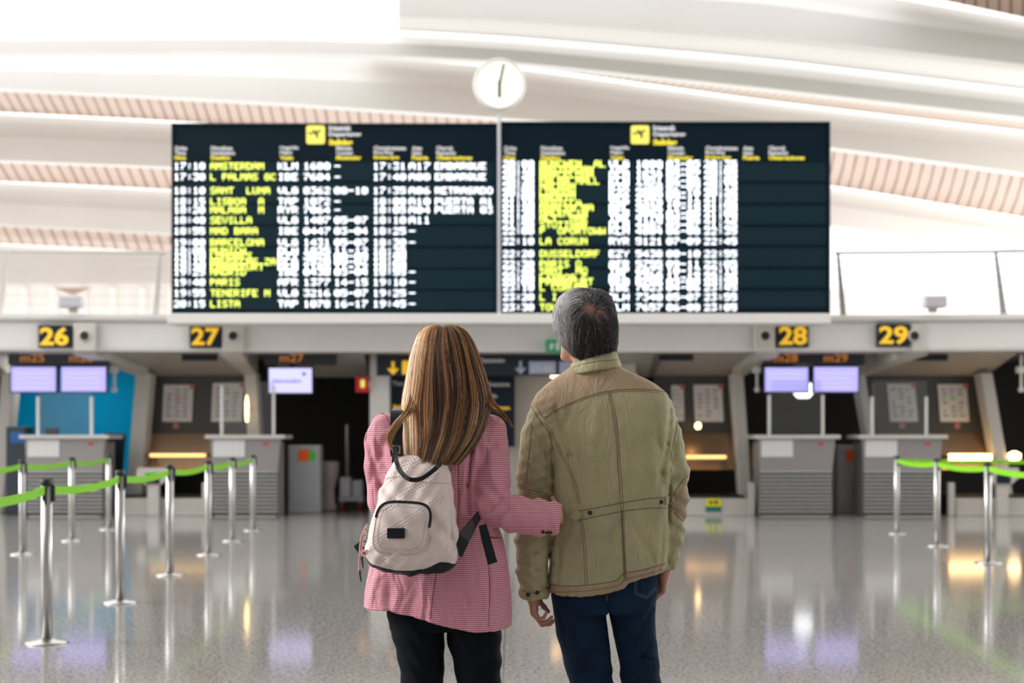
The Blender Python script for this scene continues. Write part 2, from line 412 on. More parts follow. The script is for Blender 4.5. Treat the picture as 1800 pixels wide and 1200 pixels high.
for bx, lab in ((b1,'black rubber baggage belt between the desks under signs 26 and 27'),
                (b2,'black rubber baggage belt left of the desk under sign 28'),
                (b3,'black rubber baggage belt right of the desk under sign 29')):
    o = bx[2].obj('baggage_belt', M['rubber'], bevel=.03); tag(o, lab, 'conveyor')

def slant(p0, p1, w0, w1, th=.35, d0=None, m='pillar'):
    a = Vector(p0); b = Vector(p1)
    k = MB(); k.hexa([b+Vector((-w1/2,0,0)), b+Vector((w1/2,0,0)), a+Vector((w0/2,0,0)), a+Vector((-w0/2,0,0))],
                     [b+Vector((-w1/2,th,0)), b+Vector((w1/2,th,0)), a+Vector((w0/2,th,0)), a+Vector((-w0/2,th,0))])
    return trim(k.obj('trim', M[m], bevel=.02))
def pillar(pt, pb, w=.22):
    a = P(pt[0], pt[1], 22.9); b = P(pb[0], pb[1], 22.9); b.z = 0
    t = (CH-(pb[1]-HOR)*22.9/FPX - a.z)/(b.z-a.z+1e-9)
    b.x = a.x+(P(pb[0],pb[1],22.9).x-a.x)/max(t,.2)
    slant(a, b, w, w)
pillar((252,655),(236,850),.25)
pillar((440,655),(447,800),.2)
pillar((1296,655),(1310,850),.2)
pillar((1512,655),(1530,762),.15)
pillar((1734,655),(1762,820),.2)
pillar((14,655),(2,800),.2)
# inclined beams from the nozzle boxes back to the pillar heads
def beam(pf, pk, w=.34):
    a = P(pf, 610, 21.66); b = P(pk, 650, 22.95)
    k = MB(); k.hexa([(a.x-w/2,a.y,2.47),(a.x+w/2,a.y,2.47),(a.x+w/2,a.y,2.60),(a.x-w/2,a.y,2.60)],
                     [(b.x-w*.3,b.y,2.20),(b.x+w*.3,b.y,2.20),(b.x+w*.3,b.y,2.60),(b.x-w*.3,b.y,2.60)])
    trim(k.obj('trim', M['pillar']))
beam(148, 250); beam(405, 442); beam(1350, 1298); beam(1612, 1514)
# centre: white column, beige wall
c = MB(); c.box(P(650,0,22.6).x, P(684,0,22.6).x, 22.6, 23.0, 0, 2.62); trim(c.obj('trim', M['white']))
c = MB(); c.box(P(684,0,23.2).x, P(1120,0,23.2).x, 23.2, 23.35, 0, 2.62); trim(c.obj('trim', M['pillar']))
c = MB(); c.box(P(1060,0,22.9).x, P(1115,0,22.9).x, 22.7, 23.0, 0, 2.62); trim(c.obj('trim', M['pillar']))
slopes(500, 648)
slopes(1000, 1150)

# ------------------------------------------------------------------ far gallery wall behind the railing
g = MB(); g.box(P(-200,0,52).x, P(330,0,52).x, 52, 52.3, P(0,560,52).z, P(0,499,52).z); 
struct(g.obj('wall_gallery', M['white'])).name = 'wall_far'
g = MB()
for i in range(-2, 9):
    x = P(-120+i*52, 0, 51.8).x; g.box(x, x+.22, 51.75, 52.0, P(0,558,52).z, P(0,506,52).z)
trim(g.obj('trim', M['white']))
g = MB(); g.box(P(-200,0,54).x, P(330,0,54).x, 54, 54.3, P(0,506,54).z, P(0,440,54).z); trim(g.obj('trim', M['rib']))
g = MB(); g.prism([(P(128,519,50).x,P(0,519,50).z),(P(158,506,50).x,P(0,506,50).z),(P(96,506,50).x,P(0,506,50).z)], 49.9, 50.2); trim(g.obj('trim', M['woodpale']))
g = MB(); g.box(P(1400,0,40).x, P(1698,0,40).x, 40, 40.3, P(0,560,40).z, P(0,508,40).z); trim(g.obj('trim', M['white']))
g = MB(); g.box(P(1698,0,40).x, P(1950,0,40).x, 40, 40.3, P(0,560,40).z, P(0,543,40).z); trim(g.obj('trim', M['rib']))

# ------------------------------------------------------------------ departure boards
FONT = {'A':'01110100011000111111100011000110001','B':'11110100011000111110100011000111110','C':'01110100011000010000100001000101110',
'D':'11110100011000110001100011000111110','E':'11111100001000011110100001000011111','F':'11111100001000011110100001000010000','G':'01110100011000010111100011000101110',
'H':'10001100011000111111100011000110001','I':'01110001000010000100001000010001110','K':'10001100101010011000101001001010001','L':'10000100001000010000100001000011111',
'M':'10001110111010110101100011000110001','N':'10001110011010110011100011000110001','O':'01110100011000110001100011000101110','P':'11110100011000111110100001000010000',
'Q':'01110100011000110001101011001001101','R':'11110100011000111110101001001010001','S':'01111100001000001110000010000111110','T':'11111001000010000100001000010000100',
'U':'10001100011000110001100011000101110','V':'10001100011000110001100010101000100','W':'10001100011000110101101011101110001','X':'10001100010101000100010101000110001',
'Y':'10001100010101000100001000010000100','Z':'11111000010001000100010001000011111','J':'00111000100001000010000101001001100','0':'01110100011001110101110011000101110',
'1':'00100011000010000100001000010001110','2':'01110100010000100010001000100011111','3':'11111000100010000010000011000101110','4':'00010001100101010010111110001000010',
'5':'11111100001111000001000011000101110','6':'00110010001000011110100011000101110','7':'11111000010001000100010000100001000','8':'01110100011000101110100011000101110',
'9':'01110100011000101111000010001001100','-':'00000000000000011111000000000000000',':':'00000001000010000000001000010000000'}
def dots(mb, s, x, y, ztop, cw, h):
    px_ = cw/6; pz = h/7; r = .42
    for i, ch in enumerate(s):
        g_ = FONT.get(ch)
        if not g_: continue
        for r_ in range(7):
            for c_ in range(5):
                if g_[r_*5+c_] == '1':
                    cx = x+i*cw+(c_+.5)*px_; cz = ztop-(r_+.5)*pz
                    mb.add([(cx-px_*r,y,cz-pz*r),(cx+px_*r,y,cz-pz*r),(cx+px_*r,y,cz+pz*r),(cx-px_*r,y,cz+pz*r)], [(0,1,2,3)])
DB = 20.95
def bx(px): return (px-900)*DB/FPX
def bz(py): return CH-(py-HOR)*DB/FPX
random.seed(5)
left_rows = [(285,'17:10','AMSTERDAM','KLM','1680','-','17:31','A17','EMBARQUE'),(304,'17:30','L PALMAS GC','IBE','7684','-','17:40','A08','EMBARQUE'),
 (328,'18:10','SANT  LUNA','VLG','8362','08-10','17:35','A06','RETRASADO'),(347,'18:15','LISBOA  A','TAP','1072','-','18:00','A10','PUERTA A1'),
 (362,'18:20','MALAGA  M','RYR','7064','-','18:05','A04','PUERTA 03'),(380,'18:40','SEVILLA','VLG','1407','05-07','18:10','A11',''),
 (399,'18:55','MAD BARA','IBE','0447','03-04','18:25','-',''),(419,'19:00','BARCELONA','VLG','1431','05-07','18:30','-',''),
 (434,'19:05','MUNICH','DLH','1825','11-12','18:35','',''),(443,'19:10','LONDRES','EZY','3074','08-09','18:40','',''),
 (453,'19:15','BRUSELAS ZA','VLG','2570','05-07','18:45','',''),(462,'19:20','FRANKFURT','DLH','1145','11-12','18:50','',''),
 (471,'19:25','MADRID','IBE','0438','03-04','18:55','-',''),(489,'19:40','PARIS','AFR','1377','14-15','19:10','-',''),
 (508,'19:55','TENERIFE N','VLG','3216','05-07','19:25','-',''),(527,'20:15','LISTA','TAP','1078','16-17','19:45','-','')]
ry = [281,291,300,311,321,332,340,351,358,368,376,388,399,417,439,457,469,481,488,498,515,533]
rd = ['MUNCHEN  ALT','AMSTERDAM','BARCELONA','PALMA MALL','MALAGA','LONDON','MADRID','SEVILLA','DUBLIN MA','VALENCIA','ALI  MAR','STUTTGAR','P  OPORTOWW',
      'LA CORUN','DUSSELDORF','PARIS O','SANT  MO','LISBOA C','FRANKFURT','L CORUNA','L I MILAN','TOULOUSE']
al = ['VLG','IBE','DLH','KLM','RYR','EZY','AFR','TAP','BEL']
right_rows = []
for i, y in enumerate(ry):
    hh, mm = 20+i//6, (i*10) % 60
    dd = rd[i][:11]
    right_rows.append((y, '%02d:%02d' % (hh % 24, mm), dd, al[i % 9], str(1000+i*317), '%02d-%02d' % (3+i % 9, 5+i % 9), '%02d:%02d' % (hh % 24, (mm+35) % 60), '', ''))

def make_board(pl, pr, pxs, rows, hdr_px, iconpx, label, rot, ytop, bands):
    t = thing('departure_board', label, 'departure board', (bx((pl+pr)/2), DB, 3.02))
    zt, zb = bz(ytop), 3.022
    o = MB().box(bx(pl)+.02, bx(pr)-.02, DB+.01, DB+.22, zb+.02, zt-.02).obj('screen', M['board'], t)
    fr = MB(); fr.box(bx(pl), bx(pl)+.035, DB-.02, DB+.26, zb, zt); fr.box(bx(pr)-.035, bx(pr), DB-.02, DB+.26, zb, zt)
    fr.box(bx(pl)+.035, bx(pr)-.035, DB-.02, DB+.26, zb, zb+.03); fr.box(bx(pl)+.035, bx(pr)-.035, DB-.02, DB+.26, zt-.03, zt)
    fr.obj('frame', M['board'], t)
    bd = MB()
    for a, b in bands: bd.box(bx(pl)+.05, bx(pr)-.05, DB, DB+.009, bz(b), bz(a))
    bd.obj('row_band', M['band'], t)
    ic = MB(); ix, iz = bx(iconpx), bz(237); r = .135; R = .03
    poly = []
    for cx_, cz_, a0 in ((r-R, r-R, 0), (-r+R, r-R, 90), (-r+R, -r+R, 180), (r-R, -r+R, 270)):
        for k in range(5):
            a = math.radians(a0+k*22.5); poly.append((ix+cx_+R*math.cos(a), iz+cz_+R*math.sin(a)))
    ic.prism(poly, DB-.015, DB-.001); ico = ic.obj('departures_icon', M['icon'], t)
    pl_ = MB(); pl_.prism([(ix-.09,iz-.005),(ix+.08,iz+.05),(ix+.09,iz+.065),(ix+.06,iz+.07),(ix-.08,iz+.015)], DB-.022, DB-.016)
    pl_.prism([(ix-.01,iz+.02),(ix+.02,iz-.06),(ix+.035,iz-.06),(ix+.035,iz+.035)], DB-.0225, DB-.0165)
    pl_.prism([(ix-.03,iz+.03),(ix-.06,iz+.07),(ix-.045,iz+.075),(ix+.01,iz+.045)], DB-.023, DB-.017)
    pl_.prism([(ix-.09,iz+.0),(ix-.11,iz+.04),(ix-.10,iz+.045),(ix-.07,iz+.018)], DB-.0235, DB-.0175)
    p2 = pl_.obj('plane_symbol', M['navy'], t)
    tw = MB(); ty = MB()
    for s, yy, mb, wd in (('Irteerak', 230, tw, 40), ('Departures', 242, tw, 57), ('Salidas', 255, ty, 42)):
        text_into(mb, s, bx(iconpx+23), DB-.006, bz(yy), offset=.006, width=wd*DB/FPX, height=.085)
    tw.obj('title_lettering', M['hdrw'], t); ty.obj('title_lettering', M['hdry'], t)
    heads = [('Ordua','Time','Hora',22,20,20),('Norakoa','Destination','Destino',38,42,34),('Hegaldia','Flight','Vuelo',33,22,24),
             ('Mahaia','Counter','Mostrador',28,30,44),('Ontziratzea','Boarding','Embarque',57,34,45),('Atea','Gate','Puerta',18,17,29),('Oharrak','Remarks','Observaciones',30,34,63)]
    for (a, b, c_, wa, wb, wc), hx in zip(heads, hdr_px):
        hw = MB(); hy = MB()
        text_into(hw, a, bx(hx), DB-.006, bz(264), offset=.004, width=wa*DB/FPX, height=.062)
        text_into(hw, b, bx(hx), DB-.006, bz(272.5), offset=.004, width=wb*DB/FPX, height=.062)
        text_into(hy, c_, bx(hx), DB-.006, bz(281), offset=.005, width=wc*DB/FPX, height=.062)
        hw.obj('heading_lettering', M['hdrw'], t); hy.obj('heading_lettering', M['hdry'], t)
    cols = [MB() for _ in range(8)]
    cws = [11.2, 10.6, 12.2, 12, 12, 11.8, 13, 11.4]
    for row in rows:
        for c_ in range(8):
            if row[c_+1]: dots(cols[c_], row[c_+1], bx(pxs[c_]), DB-.004, bz(row[0]+1), cws[c_]*DB/FPX, 11.8*DB/FPX)
    names = ['time_lettering','destination_lettering','airline_lettering','flight_lettering','counter_lettering','boarding_lettering','gate_lettering','remark_lettering']
    for c_ in range(8):
        if cols[c_].v: cols[c_].obj(names[c_], M['ledy'] if c_ == 1 else M['ledw'], t)
    return t
make_board(302, 875, [306,370,489,534,588,656,719,765], left_rows, [307,371,492,591,657,724,767], 555,
   'left half of the departures board, black with white and lime flight rows, above desk 27', 0, 217,
   [(286,318),(322,356),(361,394),(398,432),(437,470),(474,508),(512,544)])
make_board(880, 1459, [884,949,1071,1118,1172,1238,1300,1345], right_rows, [886,951,1073,1174,1240,1306,1351], 1125,
   'right half of the departures board, with dense rows and an empty dark right side', 0, 214,
   [(286,318),(324,356),(362,394),(400,430),(436,468),(474,504),(512,540)])

# ------------------------------------------------------------------ clock
t = thing('station_clock', 'round white lit clock on a thin post above the departures board', 'clock', (bx(878), 20.8, 3.02))
cx, cz, cy = bx(878), bz(153), 20.80
MB().tube([(bx(877.5), 20.8, 3.03), (bx(877.5), 20.8, cz-.36)], .024, 12).obj('post', M['lilacgrey'], t)
MB().lathe([(.30,.10),(.375,.09),(.385,.02),(.375,-.05),(.345,-.055),(.33,-.03)], (cx, cy, cz), 48, 'y').obj('case', M['white'], t, smooth='auto')
MB().lathe([(.335,-.02),(.335,-.036)], (cx, cy, cz), 48, 'y').obj('dial', M['clockface'], t)
hm = MB(); hm.ribbon([(cx-.005,cy-.05,cz-.06),(cx+.065,cy-.05,cz+.29)], (1,0,0), .034, .006); hm.obj('minute_hand', M['clockhand'], t)
hm = MB(); hm.ribbon([(cx+.003,cy-.045,cz+.05),(cx,cy-.045,cz-.2)], (1,0,0), .045, .006); hm.obj('hour_hand', M['clockhand'], t)
MB().lathe([(.02,-.05),(.02,-.056)], (cx, cy, cz), 16, 'y').obj('hub', M['clockhand'], t)

# ------------------------------------------------------------------ number signs and air nozzles
for n_, pl, pr, pt, pb, npx, lab in ((26,67,124,571,611,149,'far left'),(27,333,389,572,611,410,'under the board at left'),
                                (28,1366,1422,570,610,1345,'under the board at right'),(29,1542,1599,569,609,1607,'far right')):
    d = arc(P((pl+pr)/2,0,21.6).x)-.10
    a, b = P(pl,pt,d), P(pr,pb,d)
    t = thing('desk_number_sign', 'navy sign with yellow number %d on the white fascia, %s' % (n_, lab), 'sign', ((a.x+b.x)/2, d, b.z))
    MB().box(a.x, b.x, d, d+.10, b.z, a.z).obj('panel', M['navy'], t, bevel=.006)
    tm = MB(); wd = b.x-a.x; ht = a.z-b.z
    text_into(tm, str(n_), a.x+wd*.06, d-.008, b.z+ht*.1, size=.3, offset=.0085, width=wd*.88, height=ht*.80)
    tm.obj('digits', M['yellow'], t)
    c0 = P(npx, 590, d)
    t2 = thing('air_nozzle', 'grey-white box with round black air nozzle, '+{26:'right of sign 26, farthest left',27:'right of sign 27 near the board',28:'left of sign 28',29:'right of sign 29, farthest right'}[n_], 'air nozzle', (c0.x, d+.05, 2.5), group=None)
    hl = .17 if n_ < 28 else .165 if n_ == 28 else .035
    MB().box(c0.x-hl, c0.x+(.165 if n_ != 28 else .15), d+.0, d+.09, 2.50, 2.93).obj('housing', M['pillar'], t2, bevel=.02)
    MB().lathe([(.095,0),(.095,-.02),(.07,-.03),(.07,-.01)], c0, 24, 'y').obj('collar', M['pillar'], t2)
    MB().lathe([(.068,-.02),(.062,-.028)], c0, 24, 'y').obj('nozzle', M['black'], t2)

# ------------------------------------------------------------------ desk signs + monitors
def led_sign(pl, pr, txts, lab, d=22.0, y0=619, y1=641):
    a, b = P(pl,y0,d), P(pr,y1,d)
    t = thing('gate_display', lab, 'display', ((a.x+b.x)/2, d, 2.5))
    MB().box(a.x, b.x, d, d+.15, b.z, 2.50 if True else a.z).obj('housing', M['black'], t)
    m = MB()
    for s, px in txts: text_into(m, s, P(px,0,d).x, d-.005, b.z+.045, offset=.001, width=42*d/FPX, height=.125)
    m.obj('lettering', M['led'], t)
def monitor(pl, pr, pt, pb, lab, ink=0, d=22.02, grp=None):
    a, b = P(pl,pt,d), P(pr,pb,d)
    t = thing('monitor', lab, 'monitor', ((a.x+b.x)/2, d, b.z), grp)
    MB().box(a.x-.025, b.x+.025, d, d+.07, b.z-.025, a.z+.025).obj('bezel', M['black'], t, bevel=.006)
    MB().box(a.x, b.x, d-.004, d+.002, b.z, a.z).obj('screen', M['lilac'] if not ink else M['lilac2'], t)
    m = MB()
    if ink:
        text_into(m, 'bienvenidos', a.x+.06, d-.008, b.z+.15, offset=.001, width=.44, height=.07)
        m.lathe([(.03,-.004),(.03,-.006)], (b.x-.12, d, a.z-.09), 10, 'y'); m.obj('screen_text', M['screenink'], t)
    else:
        for k in range(4): m.box(a.x+.05, b.x-.06-.04*(k%2), d-.007, d-.0045, a.z-.10-.075*k, a.z-.088-.075*k)
        m.obj('screen_text', M['lilac2'], t)
    # mount up to the soffit
    br = MB(); br.box((a.x+b.x)/2-.04, (a.x+b.x)/2+.04, d+.07, d+.17, a.z-.12, a.z-.04); br.box((a.x+b.x)/2-.04, (a.x+b.x)/2+.04, d+.17, d+.21, a.z-.12, 2.45); br.obj('bracket', M['black'], t)
led_sign(14, 190, [('m25',36),('m26',122)], 'black display with orange m25 and m26 above two lilac monitors')
led_sign(465, 590, [('m27',492)], 'black display with orange m27 above a single lilac monitor')
led_sign(1342, 1520, [('m28',1360),('m29',1448)], 'black display with orange m28 and m29 above two lilac monitors')
monitor(20,98,645,688,'lilac monitor under orange m25, left of a pair')
monitor(108,186,645,688,'lilac monitor under orange m26, right of a pair')
monitor(473,548,647,690,'lilac monitor with dark writing under orange m27', 1)
monitor(1345,1420,646,688,'lilac monitor under orange m28, left of a pair')
monitor(1431,1508,645,688,'lilac monitor under orange m29, right of a pair')
for px, lab in ((201,'white arm lamp right of the monitors under m26'),(1331,'white arm lamp left of the monitor under m28'),(1795,'white arm lamp at the right edge of the photo')):
    c0 = P(px, 0, 22.3).x
    t = thing('arm_lamp', lab, 'lamp', (c0, 22.3, 2.5))
    MB().tube([(c0,22.3,2.5),(c0,22.3,1.98)], .022, 8).obj('arm', M['white'], t)
    MB().box(c0-.07,c0+.05,22.24,22.36,2.22,2.32).obj('bracket', M['white'], t, bevel=.01)
    MB().lathe([(.03,-.04),(.05,0),(.03,.04)], (c0,22.3,1.96), 12).obj('lamp_head', M['white'], t)

# ------------------------------------------------------------------ counters
def counter(pl, pr, lab, scr, slab, d=21.75):
    k = d/FPX; x0, x1 = P(pl,0,d).x, P(pr,0,d).x; W = x1-x0; H = CH
    t = thing('check_in_desk', lab, 'check-in desk', ((x0+x1)/2, d, 0))
    ix0, ix1 = x0+.10, x1-.12
    MB().box(ix0+.02, ix1-.02, d+.06, d+.75, 0.0, H-.12).obj('body', M['greybin'], t, bevel=.01)
    MB().prism([(ix0,.69),(ix1,.69),(ix1+.05,H-.07),(ix0-.03,H-.07)], d-.02, d+.08).obj('upper_panel', M['greybin'], t, bevel=.006)
    s = MB(); n = 11; z0 = .03; h = (.69-z0)/n
    for i in range(n):
        z = z0+i*h
        s.cur = 0; s.add([(ix0,d+.0,z),(ix1,d,z),(ix1,d+.035,z+h*.74),(ix0,d+.035,z+h*.74),(ix0,d+.06,z),(ix1,d+.06,z),(ix1,d+.06,z+h*.74),(ix0,d+.06,z+h*.74)],
                  [(0,1,2,3),(4,7,6,5),(0,3,7,4),(1,5,6,2),(0,4,5,1),(3,2,6,7)])
        s.cur = 1; s.box(ix0, ix1, d-.012, d+.06, z+h*.74, z+h)
    s.obj('slatted_front', [M['slat'], M['slatedge']], t)
    MB().box(x0, x1, d-.08, d+.72, H-.07, H-.01).obj('top', M['ctop'], t, bevel=.012)
    MB().box(ix0+.03, ix1-.03, d-.01, d+.06, 0, .03).obj('kick_plate', M['metalgrey'], t)
    nt_ = MB(); nt_.box(ix0+.02, ix0+.50, d-.032, d-.021, H-.345, H-.09); no = nt_.obj('notice', M['paper'], t)
    pr_ = MB()
    for r_ in range(5):
        for c_ in range(4): pr_.box(ix0+.05+c_*.11, ix0+.13+c_*.11, d-.034, d-.032, H-.32+r_*.045, H-.31+r_*.045)
    pr_.obj('notice_print', mat('pale_print', (.62,.63,.66), .7), t)
    mb = MB(); mb.box(ix1-.22, ix1-.13, d-.026, d-.021, H-.165, H-.13); mb.obj('sticker', M['red'], t)
    # screen
    pL, pR, gt, gl, gr, pt = scr; ds = d+.15
    s2 = thing('protective_screen', slab, 'glass screen', ((P(pL,0,ds).x+P(pR,0,ds).x)/2, ds, H-.01))
    for q in (pL, pR):
        xx = P(q,0,ds).x; MB().box(xx-.022, xx+.022, ds-.02, ds+.03, H-.01, P(0,pt,ds).z).obj('post', M['white'], s2, bevel=.008)
    a = P(gl,gt,ds); b = P(gr,0,ds); r = .05; gz = H+.005
    poly = [(a.x,gz),(b.x,gz)]
    for k_ in range(5):
        an = math.radians(k_*22.5); poly.append((b.x-r+r*math.cos(an), a.z-r+r*math.sin(an)))
    for k_ in range(5):
        an = math.radians(90+k_*22.5); poly.append((a.x+r+r*math.cos(an), a.z-r+r*math.sin(an)))
    MB().prism(poly, ds+.0, ds+.008).obj('pane', M['glass'], s2)
counter(36,194,'grey slatted check-in desk under number 26, blue wall behind it',(67,161,690,66,161,697),'clear screen on the desk under 26, blue wall behind')
counter(362,502,'grey slatted check-in desk under number 27, a grey pedestal to its right',(390,481,671,386,482,678),'clear screen on the desk under 27, golden reflection behind')
counter(1324,1476,'grey slatted check-in desk under number 28, below the m28 monitor',(1352,1446,668,1355,1444,694),'clear screen on the desk under 28, dark bay behind')
counter(1507,1664,'grey slatted check-in desk under number 29, behind the right barrier posts',(1533,1628,668,1535,1630,697),'clear screen on the desk under 29, posters behind')

# light panels added to brighten the bays, unseen behind the displays
for px, w_, lab in ((110,1.3,'added unseen light panel of the blue bay behind the left pair of monitors'),(1430,1.0,'added unseen light panel of the dark bay behind the right pair of monitors')):
    c0 = P(px,0,23.6).x; t = thing('added_light_panel', lab, 'added light', (c0,23.6,2.55), None)
    MB().box(c0-w_/2,c0+w_/2,23.4,23.8,2.56,2.62).obj('housing', M['white'], t)
    MB().box(c0-w_/2+.03,c0+w_/2-.03,23.43,23.77,2.55,2.56).obj('diffuser', M['paneLight'] if px < 900 else M['paneDim'], t)
# things around the desks
def pedestal(px0, px1, py0, lab, sx, d=22.7, both=True):
    a, b = P(px0,py0,d), P(px1,py0,d)
    t = thing('baggage_scale_pedestal', lab, 'pedestal', ((a.x+b.x)/2, d, 0))
    MB().box(a.x, b.x, d, d+.4, 0, a.z).obj('cabinet', M['kiosk'], t, bevel=.015)
    MB().box(a.x+.03, b.x-.03, d-.012, d-.001, .15, a.z-.06).obj('door', M['kiosk'], t, bevel=.004)
    z1, z0 = P(0,790,d).z, P(0,810,d).z
    x = P(sx,0,d).x; o = MB().box(x, x+.165, d-.025, d-.013, z0, z1).obj('sticker', M['orange'], t); o['label'] = 'orange sticker'
    o = MB().prism([(x+.175,z0),(x+.27,z0+.02),(x+.27,z1-.05),(x+.20,z1),(x+.175,z1)], d-.025, d-.013).obj('sticker', M['greenst'], t); o['label'] = 'green sticker'
pedestal(506,562,782,'grey metal pedestal with orange and green stickers right of desk 27', 525)
pedestal(1472,1508,782,'grey metal pedestal with an orange sticker between desks 28 and 29', 1487)

def poster(pl, pr, pt, pb, lab, kind, lean=0, d=D0-.03):
    a, b = P(pl,pt,d), P(pr,pb,d)
    t = thing('poster', lab, 'poster', ((a.x+b.x)/2, d, b.z), 'safety posters on the dark panels')
    l = lean*d/FPX
    MB().prism([(a.x+l,b.z),(b.x+l,b.z),(b.x,a.z),(a.x,a.z)], d, d+.012).obj('sheet', M['paper'], t)
    m = MB(); W = b.x-a.x; Hh = a.z-b.z
    rnd = random.Random(pl)
    for r_ in range(7):
        for c_ in range(3):
            m.cur = 1 if r_ in (2,) else 0
            zz = a.z-Hh*(.12+.115*r_); xx = a.x+W*(.12+.28*c_)+l*(1-(zz-b.z)/Hh)
            if rnd.random() < .85: m.box(xx, xx+W*rnd.uniform(.1,.2), d-.006, d-.001, zz-Hh*.055, zz)
    m.obj('print', [M['print'], M['printred'] if kind == 0 else M['greenst']], t)
    q = MB(); q.lathe([(.045,-.006),(.045,-.012)], (b.x-.02, d, a.z-.03), 16, 'y'); q.obj('round_sticker', M['printred'], t)
poster(288,340,676,741,'white safety poster left of the desk 27 screen, on dark panel',0,-3)
poster(374,428,673,741,'white safety poster seen through the desk 27 screen',0,-3)
poster(1180,1201,677,740,'white poster just right of the man in the olive jacket, partly hidden',0,2)
poster(1219,1269,676,741,'white poster on the dark panel left of desk 28',0,3)
poster(1559,1608,674,741,'white poster seen through the desk 29 screen',0,6)
poster(1648,1699,675,741,'white poster with green pictures right of the desk 29 screen',1,5)
for px, py, lab in ((309,748,'small round sticker below the leftmost poster'),(390,748,'small round sticker below the poster seen through the left glass screen'),(1586,748,'small round sticker below the poster seen through the rightmost glass screen'),(1683,748,'small round sticker below the poster with green pictures')):
    c0 = P(px,py,D0-.02); o = MB().lathe([(.05,0),(.05,.012)], c0, 16, 'y').obj('round_sticker', M['printred']); tag(o, lab, 'sticker')

# vents under the soffit
for a0, a1, lab in ((321,383,'dark vent grille under the fascia left of desk 27'),(1158,1218,'dark vent grille above the poster right of the man'),(1602,1664,'dark vent grille under the fascia right of number 29')):
    a, b = P(a0,622,22.1), P(a1,634,22.1)
    t = thing('vent_grille', lab, 'vent', ((a.x+b.x)/2, 22.09, b.z))
    MB().box(a.x,b.x,22.04,22.09,b.z,a.z-.005).obj('frame', M['navygrey'], t)
    m = MB()
    for k in range(4): m.box(a.x+.01,b.x-.01,22.025,22.04,b.z+.012+k*.026,b.z+.02+k*.026)
    m.obj('slats', M['black'], t)

# glowing tubes added to imitate warm reflections in the brushed panels
for x0, x1, y, d, lab in ((264,362,800,22.9,'golden glowing tube imitating a panel reflection between the blue bay and the second desk'),(1205,1276,803,22.9,'golden glowing tube imitating a panel reflection just right of the man in olive'),(1668,1742,803,22.9,'bright warm glowing tube imitating a panel reflection over the belt right of desk 29')):
    a, b = P(x0,y,d), P(x1,y,d)
    t = thing('reflection_tube', lab, 'lamp', ((a.x+b.x)/2, d, a.z))
    big = x0 > 1600
    MB().tube([a, b], .05 if big else .028, 10).obj('tube', M['lamp'] if big else M['gold'], t)
    e = MB(); e.box(a.x-.03,a.x,d-.03,d+.45,a.z-.03,a.z+.03); e.box(b.x,b.x+.03,d-.03,d+.45,a.z-.03,a.z+.03); e.obj('end_bracket', M['brushed'], t)
for px, py, h, w_, d, lab in ((434,718,.42,.05,22.6,'tall warm glow imitating a reflection behind the desk 27 screen'),(1227,748,.10,.09,22.9,'small warm lamp below the poster left of desk 28'),(1783,801,.14,.2,22.9,'warm lamp at the right edge beyond the slanted pillar'),(978,661,.06,.18,22.4,'warm lamp glowing left of the man\'s collar'),(1412,684,.30,.34,24.5,'soft white glow imitating a reflection in the screen on the desk under m28')):  # first and last entries are added glows imitating reflections
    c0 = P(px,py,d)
    t = thing('lamp_and_glint', lab, 'lamp', c0)
    MB().lathe([(w_*.3,-h/2),(w_*.5,-h/4),(w_*.5,h/4),(w_*.15,h/2)], c0, 14).obj('glow_body', M['wglint'] if px == 1412 else M['lamp'], t, smooth='auto')
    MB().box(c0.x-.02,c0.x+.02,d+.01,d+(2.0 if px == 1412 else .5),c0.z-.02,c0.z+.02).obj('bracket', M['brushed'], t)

# hanging direction sign and navy panel in the centre
d = 22.2; a, b = P(662,622,d), P(1062,660,d)
t = thing('direction_sign', 'long dark hanging sign with yellow and pale blue arrows behind the couple', 'sign', ((a.x+b.x)/2, d, b.z))
MB().box(a.x,b.x,d,d+.14,b.z,a.z).obj('panel', M['navygrey'], t)
def arrow(mb, px, py, h, d):
    c0 = P(px,py,d); w_ = h*.42
    mb.prism([(c0.x,c0.z-h/2),(c0.x+w_,c0.z-h*.05),(c0.x+w_*.55,c0.z-.0),(c0.x+h*.1,c0.z-h*.1),(c0.x+h*.1,c0.z+h/2),(c0.x-h*.1,c0.z+h/2),(c0.x-h*.1,c0.z-h*.1),(c0.x-w_*.55,c0.z),(c0.x-w_,c0.z-h*.05)], d-.01, d-.001)
m = MB(); arrow(m, 691, 647, .21, d); q, r_ = P(707,634,d), P(730,660,d); m.box(q.x, r_.x, d-.01, d-.001, r_.z+.02, q.z)
o = m.obj('arrow', M['yellow'], t); o['label'] = 'yellow arrow and square'
m = MB(); arrow(m, 915, 646, .21, d)
for p0, p1 in ((930,977),(983,1008)): q, r_ = P(p0,635,d), P(p1,657,d); m.box(q.x, r_.x, d-.01, d-.001, r_.z, q.z)
o = m.obj('arrow', M['arrowblue'], t); o['label'] = 'pale blue arrow and boxes'
m = MB(); text_into(m, 'Facturacion', P(846,0,d).x, d-.01, P(0,637,d).z, offset=.003, width=41*d/FPX, height=.07)
text_into(m, '17-45', P(935,0,d).x, d-.014, P(0,652,d).z, offset=.003, width=36*d/FPX, height=.08); m.obj('lettering', M['paper'], t)
for px in (704, 876): x = P(px,0,d).x; MB().tube([(x,d+.07,a.z),(x,d+.07,2.6)], .02, 8).obj('hanger', M['white'], t)
d = 22.9; a, b = P(684,658,d), P(905,785,d)
t = thing('information_panel', 'tall navy information panel with white and yellow lettering behind the woman', 'panel', ((a.x+b.x)/2, d, b.z))
MB().box(a.x,b.x,d,d+.08,b.z,a.z).obj('panel', M['navy'], t)
